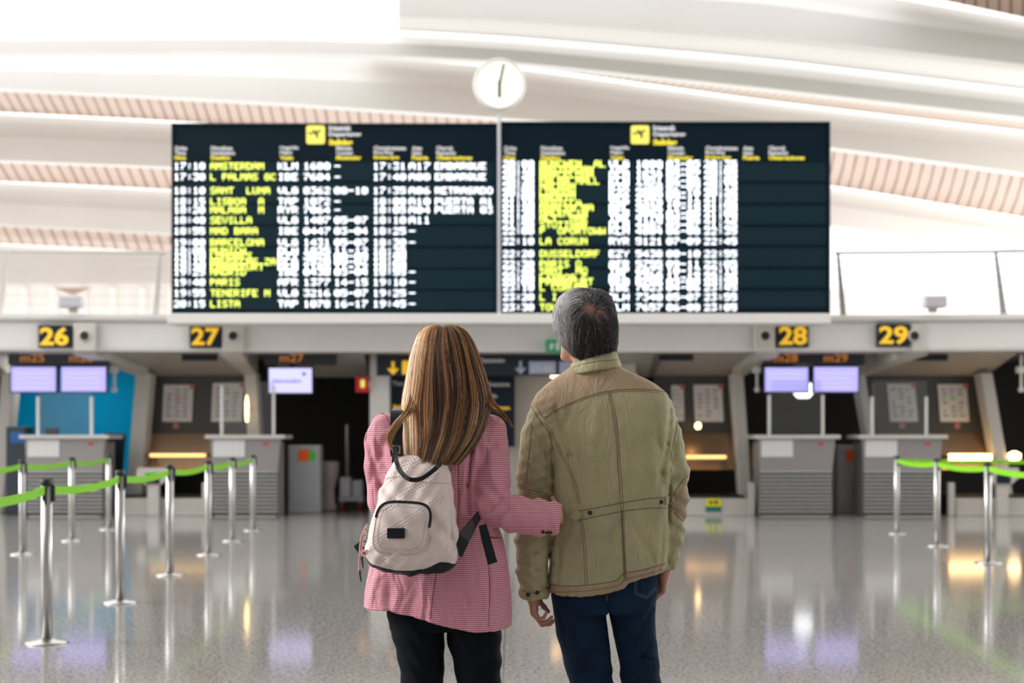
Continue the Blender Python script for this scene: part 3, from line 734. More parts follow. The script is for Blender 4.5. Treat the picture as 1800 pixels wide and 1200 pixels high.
m = MB(); text_into(m, 'Tax free', P(689,0,d).x, d-.006, P(0,677,d).z, offset=.003, width=45*d/FPX, height=.07)
text_into(m, 'Mostradores', P(858,0,d).x, d-.006, P(0,679,d).z, offset=.003, width=38*d/FPX, height=.07)
text_into(m, 'Info', P(858,0,d).x, d-.006, P(0,699,d).z, offset=.003, width=16*d/FPX, height=.06); m.obj('lettering', M['paper'], t)
m = MB(); text_into(m, 'Salidas', P(691,0,d).x, d-.006, P(0,719,d).z, offset=.004, width=35*d/FPX, height=.07)
text_into(m, 'Embarque', P(866,0,d).x, d-.006, P(0,721,d).z, offset=.004, width=30*d/FPX, height=.07); m.obj('lettering', M['yellow'], t)
MB().box(a.x+.1,a.x+.18,d,d+.06,0,b.z).obj('support', M['navy'], t); MB().box(b.x-.18,b.x-.1,d,d+.06,0,b.z).obj('support', M['navy'], t)

# fire sign, exit sign, floor sticker
d = 22.5; a, b = P(625,662,d), P(648,689,d)
t = thing('fire_sign', 'small red square sign with a pale symbol beside the white column', 'sign', ((a.x+b.x)/2, d, b.z))
MB().box(a.x,b.x,d,d+.08,b.z,a.z).obj('panel', M['redlit'], t)
MB().lathe([(.02,-.04-.0),(.035,-.03),(.035,.07),(.015,.09)], ((a.x+b.x)/2+.01, d-.012, (a.z+b.z)/2-.01), 10).obj('symbol', M['icon'], t)
MB().box(b.x-.005,b.x+.03,d+.02,d+.1,b.z+.08,b.z+.16).obj('bracket', M['white'], t)
d = 21.45; a, b = P(960,597,d), P(990,619,d)
t = thing('exit_sign', 'small green exit sign on the fascia left of the man\'s head', 'sign', ((a.x+b.x)/2, d, b.z))
MB().box(a.x,b.x,d,arc(a.x),b.z,a.z).obj('panel', M['exit'], t)
m = MB(); cx0 = (a.x+b.x)/2; cz0 = (a.z+b.z)/2
m.prism([(cx0-.08,cz0-.05),(cx0-.04,cz0-.05),(cx0-.01,cz0+.0),(cx0-.03,cz0+.05),(cx0-.07,cz0+.03)], d-.006, d-.001); m.box(cx0+.02,cx0+.07,d-.006,d-.001,cz0-.06,cz0+.06)
m.obj('running_figure', M['paper'], t)
d = 22.08; a, b = P(1241,876,d), P(1268,899,d)
t = thing('warning_sticker', 'yellow and green warning sticker on the low grey plinth left of desk 28', 'sticker', ((a.x+b.x)/2, d, b.z))
MB().box(a.x,b.x,d,d+.02,(a.z+b.z)/2-.02,a.z).obj('upper_half', mat('sticker_yellow', (.8,.75,.02), .5), t)
MB().box(a.x,b.x,d,d+.02,b.z,(a.z+b.z)/2-.02).obj('lower_half', mat('sticker_green', (.02,.18,.15), .5), t)
m = MB(); m.box(a.x+.05,a.x+.1,d-.004,d-.001,a.z-.08,a.z-.04); m.box(a.x+.13,a.x+.18,d-.004,d-.001,a.z-.08,a.z-.03); m.obj('print', M['black'], t)

# weighing displays on posts at the belt mouths
for px, lab in ((269,'pale weighing display post at the belt mouth left of desk 27'),(1763,'grey weighing display post at the belt mouth right of desk 29')):
    d = 21.95; c0 = P(px,0,d).x
    t = thing('weighing_display', lab, 'display post', (c0, d, 0))
    MB().box(c0-.09,c0+.09,d,d+.1,0,P(0,852,d).z).obj('post', M['pillar'], t, bevel=.01)
    zt, zb = P(0,822,d).z, P(0,852,d).z
    MB().prism([(c0-.12,zb),(c0+.12,zb),(c0+.26,zb+.12),(c0+.24,zt),(c0-.24,zt),(c0-.26,zb+.12)], d-.02, d+.12).obj('head', M['pillar'], t, bevel=.01)
    MB().box(c0-.11,c0+.11,d-.03,d-.02,zb+.02,zb+.15).obj('screen', M['navy'], t)
    MB().box(c0-.11,c0+.11,d-.03,d-.02,zb+.155,zb+.19).obj('green_strip', M['greenst'], t)
# white side rails at the belt mouths
for px, lab in ((361,'pale upright rail at the left side of the second desk from the left'),(1321,'pale upright rail between belt mouth and desk 28'),(1672,'pale upright rail right of desk 29')):
    x = P(px,0,22).x; o = MB().box(x-.05,x+.05,21.98,22.06,0,P(0,848,22).z).obj('side_rail', M['pillar'], None, bevel=.01); tag(o, lab, 'rail')

# trolley, pole and white bin in the open bay
d = 23.45
c0 = P(578,0,d)
o = MB().lathe([(.10,0),(.13,.03),(.10,.15),(.09,.35),(.16,.62),(.17,.80),(.12,.82)], (c0.x,d,0), 20).obj('tall_bin', mat('pinkish_white_plastic', (.50,.42,.42), .5)); tag(o, 'tall pinkish white bin in the dark bay right of the grey pedestal', 'bin')
c0 = P(617,0,d).x; t = thing('cleaning_trolley', 'small grey cleaning trolley with a tall pole in the dark bay', 'trolley', (c0,d,0))
MB().box(c0-.20,c0+.20,d,d+.4,.16,.22).obj('platform', M['kiosk'], t)
MB().box(c0-.19,c0-.01,d+.02,d+.3,.22,.55).obj('bucket', M['lilacgrey'], t, bevel=.02)
MB().box(c0+.01,c0+.19,d+.02,d+.3,.22,.50).obj('bucket', M['kiosk'], t, bevel=.02)
MB().tube([(c0-.1,d+.33,.2),(c0-.1,d+.33,1.42)], .03, 8).obj('pole', M['metalgrey'], t)
for sx in (-1,1):
    for dy in (.05,.35):
        MB().tube([(c0+sx*.15-.02,d+dy,.07),(c0+sx*.15+.02,d+dy,.07)], .07, 14).obj('wheel', mat('dark_red_wheel', (.25,.02,.02), .5), t)
        MB().box(c0+sx*.15-.03,c0+sx*.15+.03,d+dy-.02,d+dy+.02,.13,.16).obj('caster_bracket', M['metalgrey'], t)
# behind desk 26
c0 = P(92,0,22.3).x; o = MB().box(c0-.09,c0+.09,22.2,22.35,CH-.009,CH+.10).obj('pen_box', M['black'], None, bevel=.01); tag(o, 'small black box on the top of the desk under 26', 'box')
c0 = P(203,0,23).x
t = thing('office_chair', 'dark blue chair back behind the desk under 26, at its right', 'chair', (c0,23,0))
MB().prism([(c0-.22,.5),(c0+.1,.5),(c0+.16,1.27),(c0-.2,1.29)], 23, 23.08).obj('backrest', M['navy'], t, bevel=.03)
MB().box(c0-.24,c0+.14,22.6,23.08,.44,.5).obj('seat', M['navy'], t, bevel=.02)
MB().tube([(c0-.05,22.85,.05),(c0-.05,22.85,.44)], .03, 8).obj('column', M['black'], t)
for k in range(5):
    an = k*1.2566; MB().tube([(c0-.05,22.85,.07),(c0-.05+.25*math.cos(an),22.85+.25*math.sin(an),.03)], .025, 6).obj('foot', M['black'], t)
c0 = P(26,0,22.2).x
t = thing('ticket_kiosk', 'dark kiosk with a blue label at the left edge beside desk 26', 'kiosk', (c0,22.3,0))
MB().box(c0-.18,c0+.14,22.3,22.7,0,1.38).obj('cabinet', mat('dark_slate', (.03,.045,.06), .4), t, bevel=.02)
MB().box(c0-.1,c0+.11,22.285,22.3,1.12,1.30).obj('label_plate', mat('blue_plate', (.02,.12,.40), .5), t)

# ------------------------------------------------------------------ balcony railings and boxes above
def railing(px0, px1, posts, lab, m):
    xa, xb = P(px0,0,21.8).x, P(px1,0,21.8).x
    t = thing('railing', lab, 'railing', ((xa+xb)/2, 21.9, 3.09))
    def line(z, r, nm, dy=.12):
        pts = [(xa+(xb-xa)*i/12, arc(xa+(xb-xa)*i/12)+dy, z) for i in range(13)]
        MB().tube(pts, r, 8).obj(nm, m, t)
    line(4.02, .022, 'handrail')
    for z in (3.22,3.36,3.50,3.64,3.78,3.90): line(z, .005, 'cable')
    for px, lean in posts:
        x = P(px,0,21.7).x; y = arc(x)+.12
        k = MB(); k.hexa([(x-.045,y-.03,3.07),(x+.045,y-.03,3.07),(x+.045,y+.03,3.07),(x-.045,y+.03,3.07)],
                         [(x+lean-.02,y-.02,4.02),(x+lean+.02,y-.02,4.02),(x+lean+.02,y+.02,4.02),(x+lean-.02,y+.02,4.02)])
        k.obj('post', m, t)
railing(-120, 296, [(10,.13),(276,.08)], 'white cable railing on the balcony left of the departures board', M['pillar'])
railing(1464, 1950, [(1481,-.08),(1755,-.12)], 'dark cable railing on the balcony right of the departures board', M['metalgrey'])
for px, lab in ((143,'lilac grey box on the balcony edge at left, in front of the white railing'),(1626,'lilac grey box on the balcony edge at right, in front of the dark railing')):
    a = P(px-19,526,21.75); b = P(px+19,546,21.75)
    t = thing('floodlight_box', lab, 'light fitting', ((a.x+b.x)/2,21.75,3.07))
    MB().box(a.x,b.x,21.15,21.38,b.z,a.z).obj('housing', M['lilacgrey'], t, bevel=.02)
    MB().box(a.x+.1,b.x-.1,21.33,21.42,3.085,b.z).obj('foot', M['pillar'], t)

# ------------------------------------------------------------------ barrier posts with green belts
POSTS = {}
def stanchion(key, x, d, lab):
    t = thing('barrier_post', lab, 'barrier post', (x, d, 0), 'steel barrier posts with green belts')
    MB().lathe([(.127,0),(.127,.006),(.12,.012),(.05,.022),(.036,.03)], (x,d,0), 32).obj('base', M['steel'], t, smooth='auto')
    MB().lathe([(.0345,.028),(.0345,.955)], (x,d,0), 28).obj('pole', M['steel'], t, smooth='auto')
    MB().lathe([(.037,.955),(.038,.96),(.038,.985),(.034,.99)], (x,d,0), 28).obj('cap', M['black'], t, smooth='auto')
    m = MB()
    for dx, dy in ((.036,0),(0,-.036)): m.box(x+dx-.012,x+dx+.012,d+dy-.012,d+dy+.012,.86,.955)
    m.obj('belt_clip', M['black'], t)
    POSTS[key] = (Vector((x,d,.925)), t)
def belt(a, b, sag=.03):
    (pa, ta), (pb, _) = POSTS[a], POSTS[b]
    dv = (pb-pa).normalized(); p0 = pa+dv*.036; p1 = pb-dv*.036; N = 22
    pts = []
    for i in range(N+1):
        s = i/N; p = p0.lerp(p1, s); p.z -= sag*4*s*(1-s); pts.append(p)
    o = MB().ribbon(pts, (0,0,1), .052, .003).obj('belt', M['green'], ta)
    side = Vector((0,0,1)).cross(dv); side = side if side.y < 0 else -side
    m = MB()
    for s in (.12,.2,.38,.46,.64,.72,.9):
        p = p0.lerp(p1, s); p.z -= sag*4*s*(1-s); p += side*.003
        m.ribbon([p-dv*.035, p+dv*.035] if int(s*100) % 4 else [p-dv*.012, p+dv*.012], (0,0,1), .008 if int(s*100)%4 else .024, .002)
    m.obj('belt_print', M['palegreen'], ta)
L1 = [(-2.68,6.75,'barrier post just outside the left edge, nearest the camera'),(-2.81,8.59,'nearest steel barrier post, at the lower left'),(-2.93,10.64,'second steel barrier post in the inner left row'),
      (-3.055,12.7,'third steel barrier post in the inner left row'),(-3.17,14.85,'fourth steel barrier post in the inner left row, in front of the belt mouth'),
      (-3.30,16.78,'fifth steel barrier post in the inner left row, before desk 27'),(-3.40,18.66,'last barrier post of the inner left row, before desk 27')]
for i, (x, d, lab) in enumerate(L1): stanchion('a%d' % i, x, d, lab)
L2 = [(-5.0,12.8,'barrier post outside the left edge, outer row'),(-5.13,14.9,'leftmost visible barrier post of the outer row'),(-5.20,16.8,'middle barrier post in front of desk 26'),(-5.33,18.8,'far barrier post at the right corner of desk 26')]
for i, (x, d, lab) in enumerate(L2): stanchion('b%d' % i, x, d, lab)
L3 = [(4.87,18.0,'farthest right-hand barrier post, before desk 29'),(4.78,16.0,'middle right-hand barrier post, before desk 29'),(4.65,13.9,'nearest visible right-hand barrier post'),(4.50,11.9,'barrier post outside the right edge, near row'),(7.1,17.9,'barrier post outside the right edge, far row')]
for i, (x, d, lab) in enumerate(L3): stanchion('c%d' % i, x, d, lab)
for i in range(6): belt('a%d' % (i+1), 'a%d' % i)
for i in range(3): belt('b%d' % (i+1), 'b%d' % i)
for i in range(3): belt('c%d' % i, 'c%d' % (i+1))
belt('c4', 'c0', .02)
# ------------------------------------------------------------------ the couple: implicit surfaces turned into meshes
KB = 520.0
def X(px, k=KB): return (px-900)/k
def Z(py, k=KB): return CH-(py-HOR)/k
def axis(parts):
    """non-uniform grid axis from (start, stop, step) pieces"""
    out = []
    for a, b, h in parts: out += list(np.arange(a, b, h))
    out.append(parts[-1][1]); return np.array(out, 'f')
class Vox:
    def __init__(s, xs, ys, zs):
        s.xs, s.ys, s.zs = [np.asarray(a, 'f') for a in (xs, ys, zs)]
        s.f = np.full((len(xs), len(ys), len(zs)), 1.0, 'f')
    def sub(s, lo, hi):
        sl = []
        for a, l, h in zip((s.xs, s.ys, s.zs), lo, hi):
            i0 = max(int(np.searchsorted(a, l))-1, 0); i1 = min(int(np.searchsorted(a, h))+1, len(a)); sl.append(slice(i0, max(i1, i0)))
        sl = tuple(sl)
        return sl, s.xs[sl[0]][:,None,None], s.ys[sl[1]][None,:,None], s.zs[sl[2]][None,None,:]
    def mix(s, sl, d, k, op):
        f = s.f[sl]
        if op == 'add':
            if k > 0:
                h = np.clip(.5+.5*(f-d)/k, 0, 1); s.f[sl] = f*(1-h)+d*h-k*h*(1-h)
            else: s.f[sl] = np.minimum(f, d)
        elif op == 'cut':
            d = -d; h = np.clip(.5-.5*(f-d)/max(k,1e-6), 0, 1); s.f[sl] = f*(1-h)+d*h+k*h*(1-h)
    def cone(s, a, b, ra, rb, k=.01, op='add', sc=None):
        a = np.array(a, 'f'); b = np.array(b, 'f'); r = max(ra, rb)+k+.015
        sl, Xg, Yg, Zg = s.sub(np.minimum(a,b)-r, np.maximum(a,b)+r)
        v = b-a; L = float(v@v)+1e-9
        t = np.clip(((Xg-a[0])*v[0]+(Yg-a[1])*v[1]+(Zg-a[2])*v[2])/L, 0, 1)
        d = np.sqrt((Xg-a[0]-t*v[0])**2+(Yg-a[1]-t*v[1])**2+(Zg-a[2]-t*v[2])**2)-(ra+(rb-ra)*t)
        s.mix(sl, d, k, op)
    def limb(s, pts, k=.02, sub=None):
        for (a, ra), (b, rb) in zip(pts[:-1], pts[1:]): s.cone(a, b, ra, rb, k)
    def ell(s, c, r, k=.01, R=None, op='add'):
        c = np.array(c, 'f'); r = np.array(r, 'f'); m = r.max()+k+.015
        sl, Xg, Yg, Zg = s.sub(c-m, c+m)
        R = np.eye(3) if R is None else R     # columns = local axes in world
        p = [(Xg-c[0])*R[0][i]+(Yg-c[1])*R[1][i]+(Zg-c[2])*R[2][i] for i in range(3)]
        q = np.sqrt((p[0]/r[0])**2+(p[1]/r[1])**2+(p[2]/r[2])**2)
        g = np.sqrt((p[0]/r[0]**2)**2+(p[1]/r[1]**2)**2+(p[2]/r[2]**2)**2)+1e-6
        s.mix(sl, q*(q-1)/g, k, op)
    def table(s, rows, k=.02, caps=True):
        """rows of (z, x0, x1, yback, yfront, n), z falling"""
        a = np.array(rows, 'f')[::-1]
        lo = (a[:,1].min()-.05, a[:,3].min()-.05, a[0,0]-.03); hi = (a[:,2].max()+.05, a[:,4].max()+.05, a[-1,0]+.03)
        sl, Xg, Yg, Zg = s.sub(lo, hi); z = Zg.ravel()
        def it(c):
            zz = np.linspace(a[0,0], a[-1,0], 160); v = np.interp(zz, a[:,0], a[:,c]); kk = np.hanning(9); kk /= kk.sum()
            v = np.convolve(np.pad(v, 4, mode='edge'), kk, 'valid'); return np.interp(z, zz, v)[None,None,:]
        x0, x1, y0, y1, n = [it(i) for i in range(1,6)]
        A = (x1-x0)/2; B = (y1-y0)/2
        u = np.abs(Xg-(x0+x1)/2)/A; v = np.abs(Yg-(y0+y1)/2)/B
        q = (u**n+v**n+1e-9)**(1/n)
        g = np.sqrt((u**(n-1)/A)**2+(v**(n-1)/B)**2)/np.maximum(q,1e-3)**(n-1)+1e-4
        d = (q-1)/np.maximum(g, 1/np.maximum(A,B))
        if caps: d = np.maximum(np.maximum(d, z[None,None,:]-a[-1,0]), a[0,0]-z[None,None,:])
        s.mix(sl, d.astype('f'), k, 'add')
    def grid(s): return s.xs[:,None,None], s.ys[None,:,None], s.zs[None,None,:]
    def mesh(s, name, m, parent=None, smooth=2, keep=True):
        f = s.f; f[0]=f[-1]=1; f[:,0]=f[:,-1]=1; f[:,:,0]=f[:,:,-1]=1
        ins = f < 0; nx, ny, nz = f.shape
        c = np.zeros((nx-1,ny-1,nz-1), 'u1')
        for i in (0,1):
            for j in (0,1):
                for k in (0,1): c += ins[i:nx-1+i, j:ny-1+j, k:nz-1+k]
        act = np.argwhere((c > 0) & (c < 8)); idx = -np.ones(c.shape, 'i4'); idx[tuple(act.T)] = np.arange(len(act))
        pos = np.zeros((len(act),3)); cnt = np.zeros(len(act)); ax = (s.xs, s.ys, s.zs)
        cor = [(i,j,k) for i in (0,1) for j in (0,1) for k in (0,1)]
        for a in cor:
            for d in range(3):
                if a[d]: continue
                b = list(a); b[d] = 1
                A = act+np.array(a); B = act+np.array(b)
                fa = f[tuple(A.T)]; fb = f[tuple(B.T)]; msk = (fa < 0) != (fb < 0)
                t = np.where(msk, fa/(fa-fb+1e-12), 0)
                pa = np.stack([ax[q][A[:,q]] for q in range(3)], 1); pb = np.stack([ax[q][B[:,q]] for q in range(3)], 1)
                pos += np.where(msk[:,None], pa+(pb-pa)*t[:,None], 0); cnt += msk
        pos /= cnt[:,None]
        quads = []
        for d in range(3):
            sl0 = [slice(1,-1)]*3; sl0[d] = slice(0,-1); sl1 = list(sl0); sl1[d] = slice(1,None)
            a = ins[tuple(sl0)]; b = ins[tuple(sl1)]
            e = np.argwhere(a != b); off = np.array([1,1,1]); off[d] = 0; e = e+off
            u, v = (d+1)%3, (d+2)%3
            def cell(du, dv):
                q = e.copy(); q[:,u] -= du; q[:,v] -= dv; return idx[tuple(q.T)]
            q = np.stack([cell(1,1), cell(0,1), cell(0,0), cell(1,0)], 1)
            flip = ~ins[tuple(e.T)]
            q[flip] = q[flip][:,::-1]; quads.append(q)
        quads = np.concatenate(quads); quads = quads[(quads >= 0).all(1)]
        # light smoothing
        for _ in range(smooth):
            acc = np.zeros_like(pos); n = np.zeros(len(pos))
            for i in range(4):
                for j in (1,3):
                    np.add.at(acc, quads[:,i], pos[quads[:,(i+j)%4]]); np.add.at(n, quads[:,i], 1)
            pos = pos*.5+.5*acc/np.maximum(n,1)[:,None]
        return fast_mesh(name, pos, quads, m, parent)
def fast_mesh(name, pos, faces, m, parent=None, col=None, smooth=True):
    me = bpy.data.meshes.new(name); pos = np.asarray(pos, 'f'); faces = np.asarray(faces, 'i4'); k = faces.shape[1]
    me.vertices.add(len(pos)); me.vertices.foreach_set('co', pos.ravel())
    me.loops.add(faces.size); me.loops.foreach_set('vertex_index', faces.ravel())
    me.polygons.add(len(faces)); me.polygons.foreach_set('loop_start', np.arange(0, faces.size, k, dtype='i4'))
    try: me.polygons.foreach_set('loop_total', np.full(len(faces), k, 'i4'))
    except Exception: pass
    me.update(calc_edges=True); me.validate()
    me.polygons.foreach_set('use_smooth', [smooth]*len(me.polygons))
    for q in (m if isinstance(m, (list,tuple)) else [m]): me.materials.append(q)
    o = bpy.data.objects.new(name, me); COL.objects.link(o)
    if parent: o.parent = parent; o.matrix_parent_inverse = Matrix.Translation(-parent.location)
    if col is not None: set_col(o, col)
    return o
def verts(o):
    n = len(o.data.vertices); a = np.empty(n*3, 'f'); o.data.vertices.foreach_get('co', a); return a.reshape(-1,3)
def set_col(o, col):
    c = np.ones((len(o.data.vertices),4), 'f'); c[:,:3] = col
    at = o.data.color_attributes.new('Col', 'FLOAT_COLOR', 'POINT'); at.data.foreach_set('color', c.ravel())
def bvh(o): 
    return BVHTree.FromPolygons([tuple(v) for v in verts(o)], [tuple(p.vertices) for p in o.data.polygons])
CAMP = Vector((0,0,CH))
def hit(b, px, py, lift=0):
    dr = (P(px, py, 1)-CAMP).normalized(); r = b.ray_cast(CAMP, dr)
    if r[0] is None: return None
    return r[0]+r[1]*lift if r[1].dot(dr) < 0 else r[0]-r[1]*lift
def dense(path, step=4):
    out = []
    for (a, b), (c, d) in zip(path[:-1], path[1:]):
        n = max(int(math.hypot(c-a, d-b)/step), 1)
        for i in range(n): out.append((a+(c-a)*i/n, b+(d-b)*i/n))
    out.append(path[-1]); return out
def seam(mb, b, path, r=.0012, lift=.0004, sm=True):
    """a stitched ridge laid on the cloth along a path"""
    run = []
    pts = dense(smooth_path(path) if sm else path)
    for px, py in pts:
        h = hit(b, px, py, lift)
        if h is None or (run and (h-run[-1]).length > .04):
            if len(run) > 2: mb.tube(run, r, 5)
            run = [] if h is None else [h]
            continue
        run.append(h)
    if len(run) > 2: mb.tube(run, r, 5)
def smooth_path(path):
    if len(path) < 3: return path
    p = [np.array(q, float) for q in path]; out = []
    for i in range(len(p)-1):
        p0 = p[max(i-1,0)]; p1 = p[i]; p2 = p[i+1]; p3 = p[min(i+2,len(p)-1)]
        for t in np.linspace(0,1,8,endpoint=False):
            out.append(tuple(.5*((2*p1)+(-p0+p2)*t+(2*p0-5*p1+4*p2-p3)*t*t+(-p0+3*p1-3*p2+p3)*t**3)))
    out.append(tuple(p[-1])); return out
def inpoly(x, y, poly):
    r = np.zeros(len(x), bool); n = len(poly); j = n-1
    for i in range(n):
        xi, yi = poly[i]; xj, yj = poly[j]
        c = ((yi > y) != (yj > y)) & (x < (xj-xi)*(y-yi)/(yj-yi+1e-9)+xi); r ^= c; j = i
    return r
def topx(v): return 900+v[:,0]*FPX/v[:,1], HOR-(v[:,2]-CH)*FPX/v[:,1]

def folds(V, creases, depth, back=True, mask=None):
    """press drapery creases (x-z paths, amplitude, width) into the cloth that faces backwards"""
    Xg, Yg, Zg = V.grid()
    x = V.xs[:,None]; z = V.zs[None,:]; acc = np.zeros((len(V.xs), len(V.zs)), 'f')
    for path, amp, wd in creases:
        pts = [(X(a), Z(b)) for a, b in path]
        for (ax_, az_), (bx_, bz_) in zip(pts[:-1], pts[1:]):
            vx, vz = bx_-ax_, bz_-az_; L = vx*vx+vz*vz+1e-9
            t = np.clip(((x-ax_)*vx+(z-az_)*vz)/L, 0, 1); d2 = (x-ax_-t*vx)**2+(z-az_-t*vz)**2
            tap = 1 if len(pts) > 2 else np.sin(np.pi*np.clip(t*.8+.1,0,1))
            acc += 1.5*amp*np.exp(-d2/(wd*wd))*tap
    side = 1/(1+np.exp((Yg-depth)/.02))
    V.f += acc[:,None,:]*side

def hand(V, wr, D, N, T, s=1.0, curl=(25,45,30), spread=0, tcurl=.4):
    wr, D, N, T = [Vector(q) for q in (wr, D, N, T)]; D.normalize(); N = (N-D*N.dot(D)).normalized(); T = (T-D*T.dot(D)-N*T.dot(N)).normalized()
    off = [.030,.010,-.010,-.029]; seg = [(.043,.026,.021),(.047,.030,.022),(.043,.028,.021),(.034,.020,.018)]
    plen = [.092,.095,.090,.082]
    V.cone(wr-D*.02, wr+D*.03, .027*s, .024*s, .012)
    for i in range(4):
        kn = wr+(D*plen[i]+T*off[i])*s
        V.cone(wr+(D*.02+T*off[i]*.6)*s, kn, .017*s, .0125*s, .012)
        p = kn; a = 0; r = [.0098,.0088,.0080,.0070] if i < 3 else [.0085,.0076,.0068,.006]
        for j in range(3):
            a += math.radians(curl[j]*(1+.12*i))
            dr = D*math.cos(a)+N*math.sin(a)+T*spread*(1.5-i)*.1
            q = p+dr.normalized()*seg[i][j]*s
            V.cone(p, q, r[j]*s, r[j+1]*s, .003); p = q
    p = wr+(D*.022+T*.024)*s; dr = (D*.62+T*.62+N*.35).normalized()
    for j, (L, r0, r1) in enumerate(((.042,.016,.0125),(.034,.0118,.0102),(.026,.0100,.0078))):
        q = p+dr*L*s; V.cone(p, q, r0*s, r1*s, .006 if j else .012); p = q; dr = (dr+N*tcurl*.6+D*.35).normalized()

def frame(yaw, pitch, roll=0):
    """head frame: right, forward, up; yaw > 0 turns to the left"""
    Rm = Matrix.Rotation(math.radians(yaw), 3, 'Z') @ Matrix.Rotation(math.radians(pitch), 3, 'X') @ Matrix.Rotation(math.radians(roll), 3, 'Y')
    return Rm
def head(V, c, Rm, s=1.0, nk=None):
    c = Vector(c); Rn = np.array(Rm)
    W = lambda x, y, z: c+Rm @ Vector((x, y, z))*s
    V.ell(W(0,-.012,.035), (.076*s,.094*s,.084*s), .01, Rn)
    V.ell(W(0,.035,-.03), (.061*s,.058*s,.085*s), .02, Rn)
    V.ell(W(0,.02,.06), (.066*s,.075*s,.05*s), .02, Rn)
    for q in (-1,1):
        V.cone(W(q*.054,-.002,-.05), W(q*.018,.076,-.100), .020*s, .018*s, .02)
        V.ell(W(q*.040,.064,-.022), (.021*s,.02*s,.018*s), .012, Rn)
    V.ell(W(0,.082,-.100), (.020*s,.016*s,.016*s), .012, Rn)
    V.cone(W(-.030,.086,.026), W(.030,.086,.026), .010*s, .010*s, .010)
    for q in (-1,1): V.ell(W(q*.031,.103,.006), (.017*s,.016*s,.012*s), .008, Rn, op='cut')
    for q in (-1,1): V.ell(W(q*.031,.080,.006), (.0125*s,.0125*s,.0125*s), .001, Rn)
    for q in (-1,1): V.cone(W(q*.020,.090,.014), W(q*.044,.082,.012), .0035*s, .003*s, .003)
    V.cone(W(0,.090,.012), W(0,.112,-.026), .0075*s, .0115*s, .006)
    for q in (-1,1): V.ell(W(q*.011,.103,-.030), (.008*s,.009*s,.007*s), .004, Rn)
    V.cone(W(-.020,.088,-.062), W(.020,.088,-.062), .0055*s, .0055*s, .003)
    V.cone(W(-.016,.088,-.071), W(.016,.088,-.071), .0062*s, .0062*s, .003)
    for q in (-1,1):
        V.ell(W(q*.079,-.006,-.004), (.009*s,.019*s,.031*s), .006, Rn)
        V.ell(W(q*.087,-.002,.002), (.005*s,.010*s,.016*s), .004, Rn, op='cut')
    n0 = W(0,-.022,-.06); V.cone(n0, nk, .058*s, .060*s, .02)
    return W

def skin_mat(name, col):
    return mat(name, col, .5, attr='Col', noise=.06, nscale=60, bump=.15, bscale=350)
def shoe(V, x, y, yaw=0):
    a = math.radians(yaw); f_ = Vector((math.sin(a), math.cos(a), 0)); b = Vector((x, y, 0))
    V.cone(b+Vector((0,0,.05))-f_*.03, b+Vector((0,0,.045))+f_*.12, .042, .040, .02)
    V.cone(b+Vector((0,0,.05))-f_*.02, b+Vector((0,0,.10)), .044, .046, .02)
    V.cone(b+Vector((0,0,.038))+f_*.12, b+Vector((0,0,.034))+f_*.19, .042, .032, .02)

class Shell:
    """hair volume: rows (py, pxL, pxR, yback, yfront) from the crown down"""
    def __init__(s, rows, k, ycor=0):
        a = np.array(rows, float); s.r = np.stack([CH-(a[:,0]-HOR)/k, (a[:,1]-900)/k, (a[:,2]-900)/k, a[:,3], a[:,4]], 1); s.n = len(a)
    def at(s, u):
        u = np.clip(np.asarray(u, float), 0, s.n-1.0001); i = u.astype(int); t = (u-i)[...,None]
        g = lambda j: s.r[np.clip(j, 0, s.n-1)]
        p0, p1, p2, p3 = g(i-1), g(i), g(i+1), g(i+2)
        return .5*((2*p1)+(-p0+p2)*t+(2*p0-5*p1+4*p2-p3)*t*t+(-p0+3*p1-3*p2+p3)*t**3)
    def pt(s, u, th, off=0):
        r = s.at(u); a = (r[...,2]-r[...,1])/2; b = (r[...,4]-r[...,3])/2
        a2 = np.maximum(a+off, .001); b2 = np.maximum(b+off, .001)
        return np.stack([(r[...,1]+r[...,2])/2+a2*np.sin(th), (r[...,3]+r[...,4])/2-b2*np.cos(th), r[...,0]+off*np.clip(1-u/3,0,1)], -1)
def strands(name, pts, rad, col, m, parent, ref):
    """pts (S,N,3), rad (S,N), col (S,3) -> prisms"""
    S, N, _ = pts.shape
    t = np.gradient(pts, axis=1); t /= np.linalg.norm(t, axis=2, keepdims=True)+1e-9
    rf = pts-np.asarray(ref)[None,None,:]; rf /= np.linalg.norm(rf, axis=2, keepdims=True)+1e-9
    sd = np.cross(t, rf); sd /= np.linalg.norm(sd, axis=2, keepdims=True)+1e-9; up = np.cross(sd, t)
    vs = np.stack([pts+(sd*math.cos(a)+up*math.sin(a))*rad[...,None] for a in (math.radians(90), math.radians(210), math.radians(330))], 2)
    idx = np.arange(S*N*3).reshape(S,N,3); fs = []
    for k in range(3): fs.append(np.stack([idx[:,:-1,k], idx[:,:-1,(k+1)%3], idx[:,1:,(k+1)%3], idx[:,1:,k]], -1).reshape(-1,4))
    cc = np.repeat(col, N*3, axis=0) if col.ndim == 2 else np.repeat(col.reshape(-1,3), 3, axis=0)
    return fast_mesh(name, vs.reshape(-1,3), np.concatenate(fs), m, parent, col=cc)

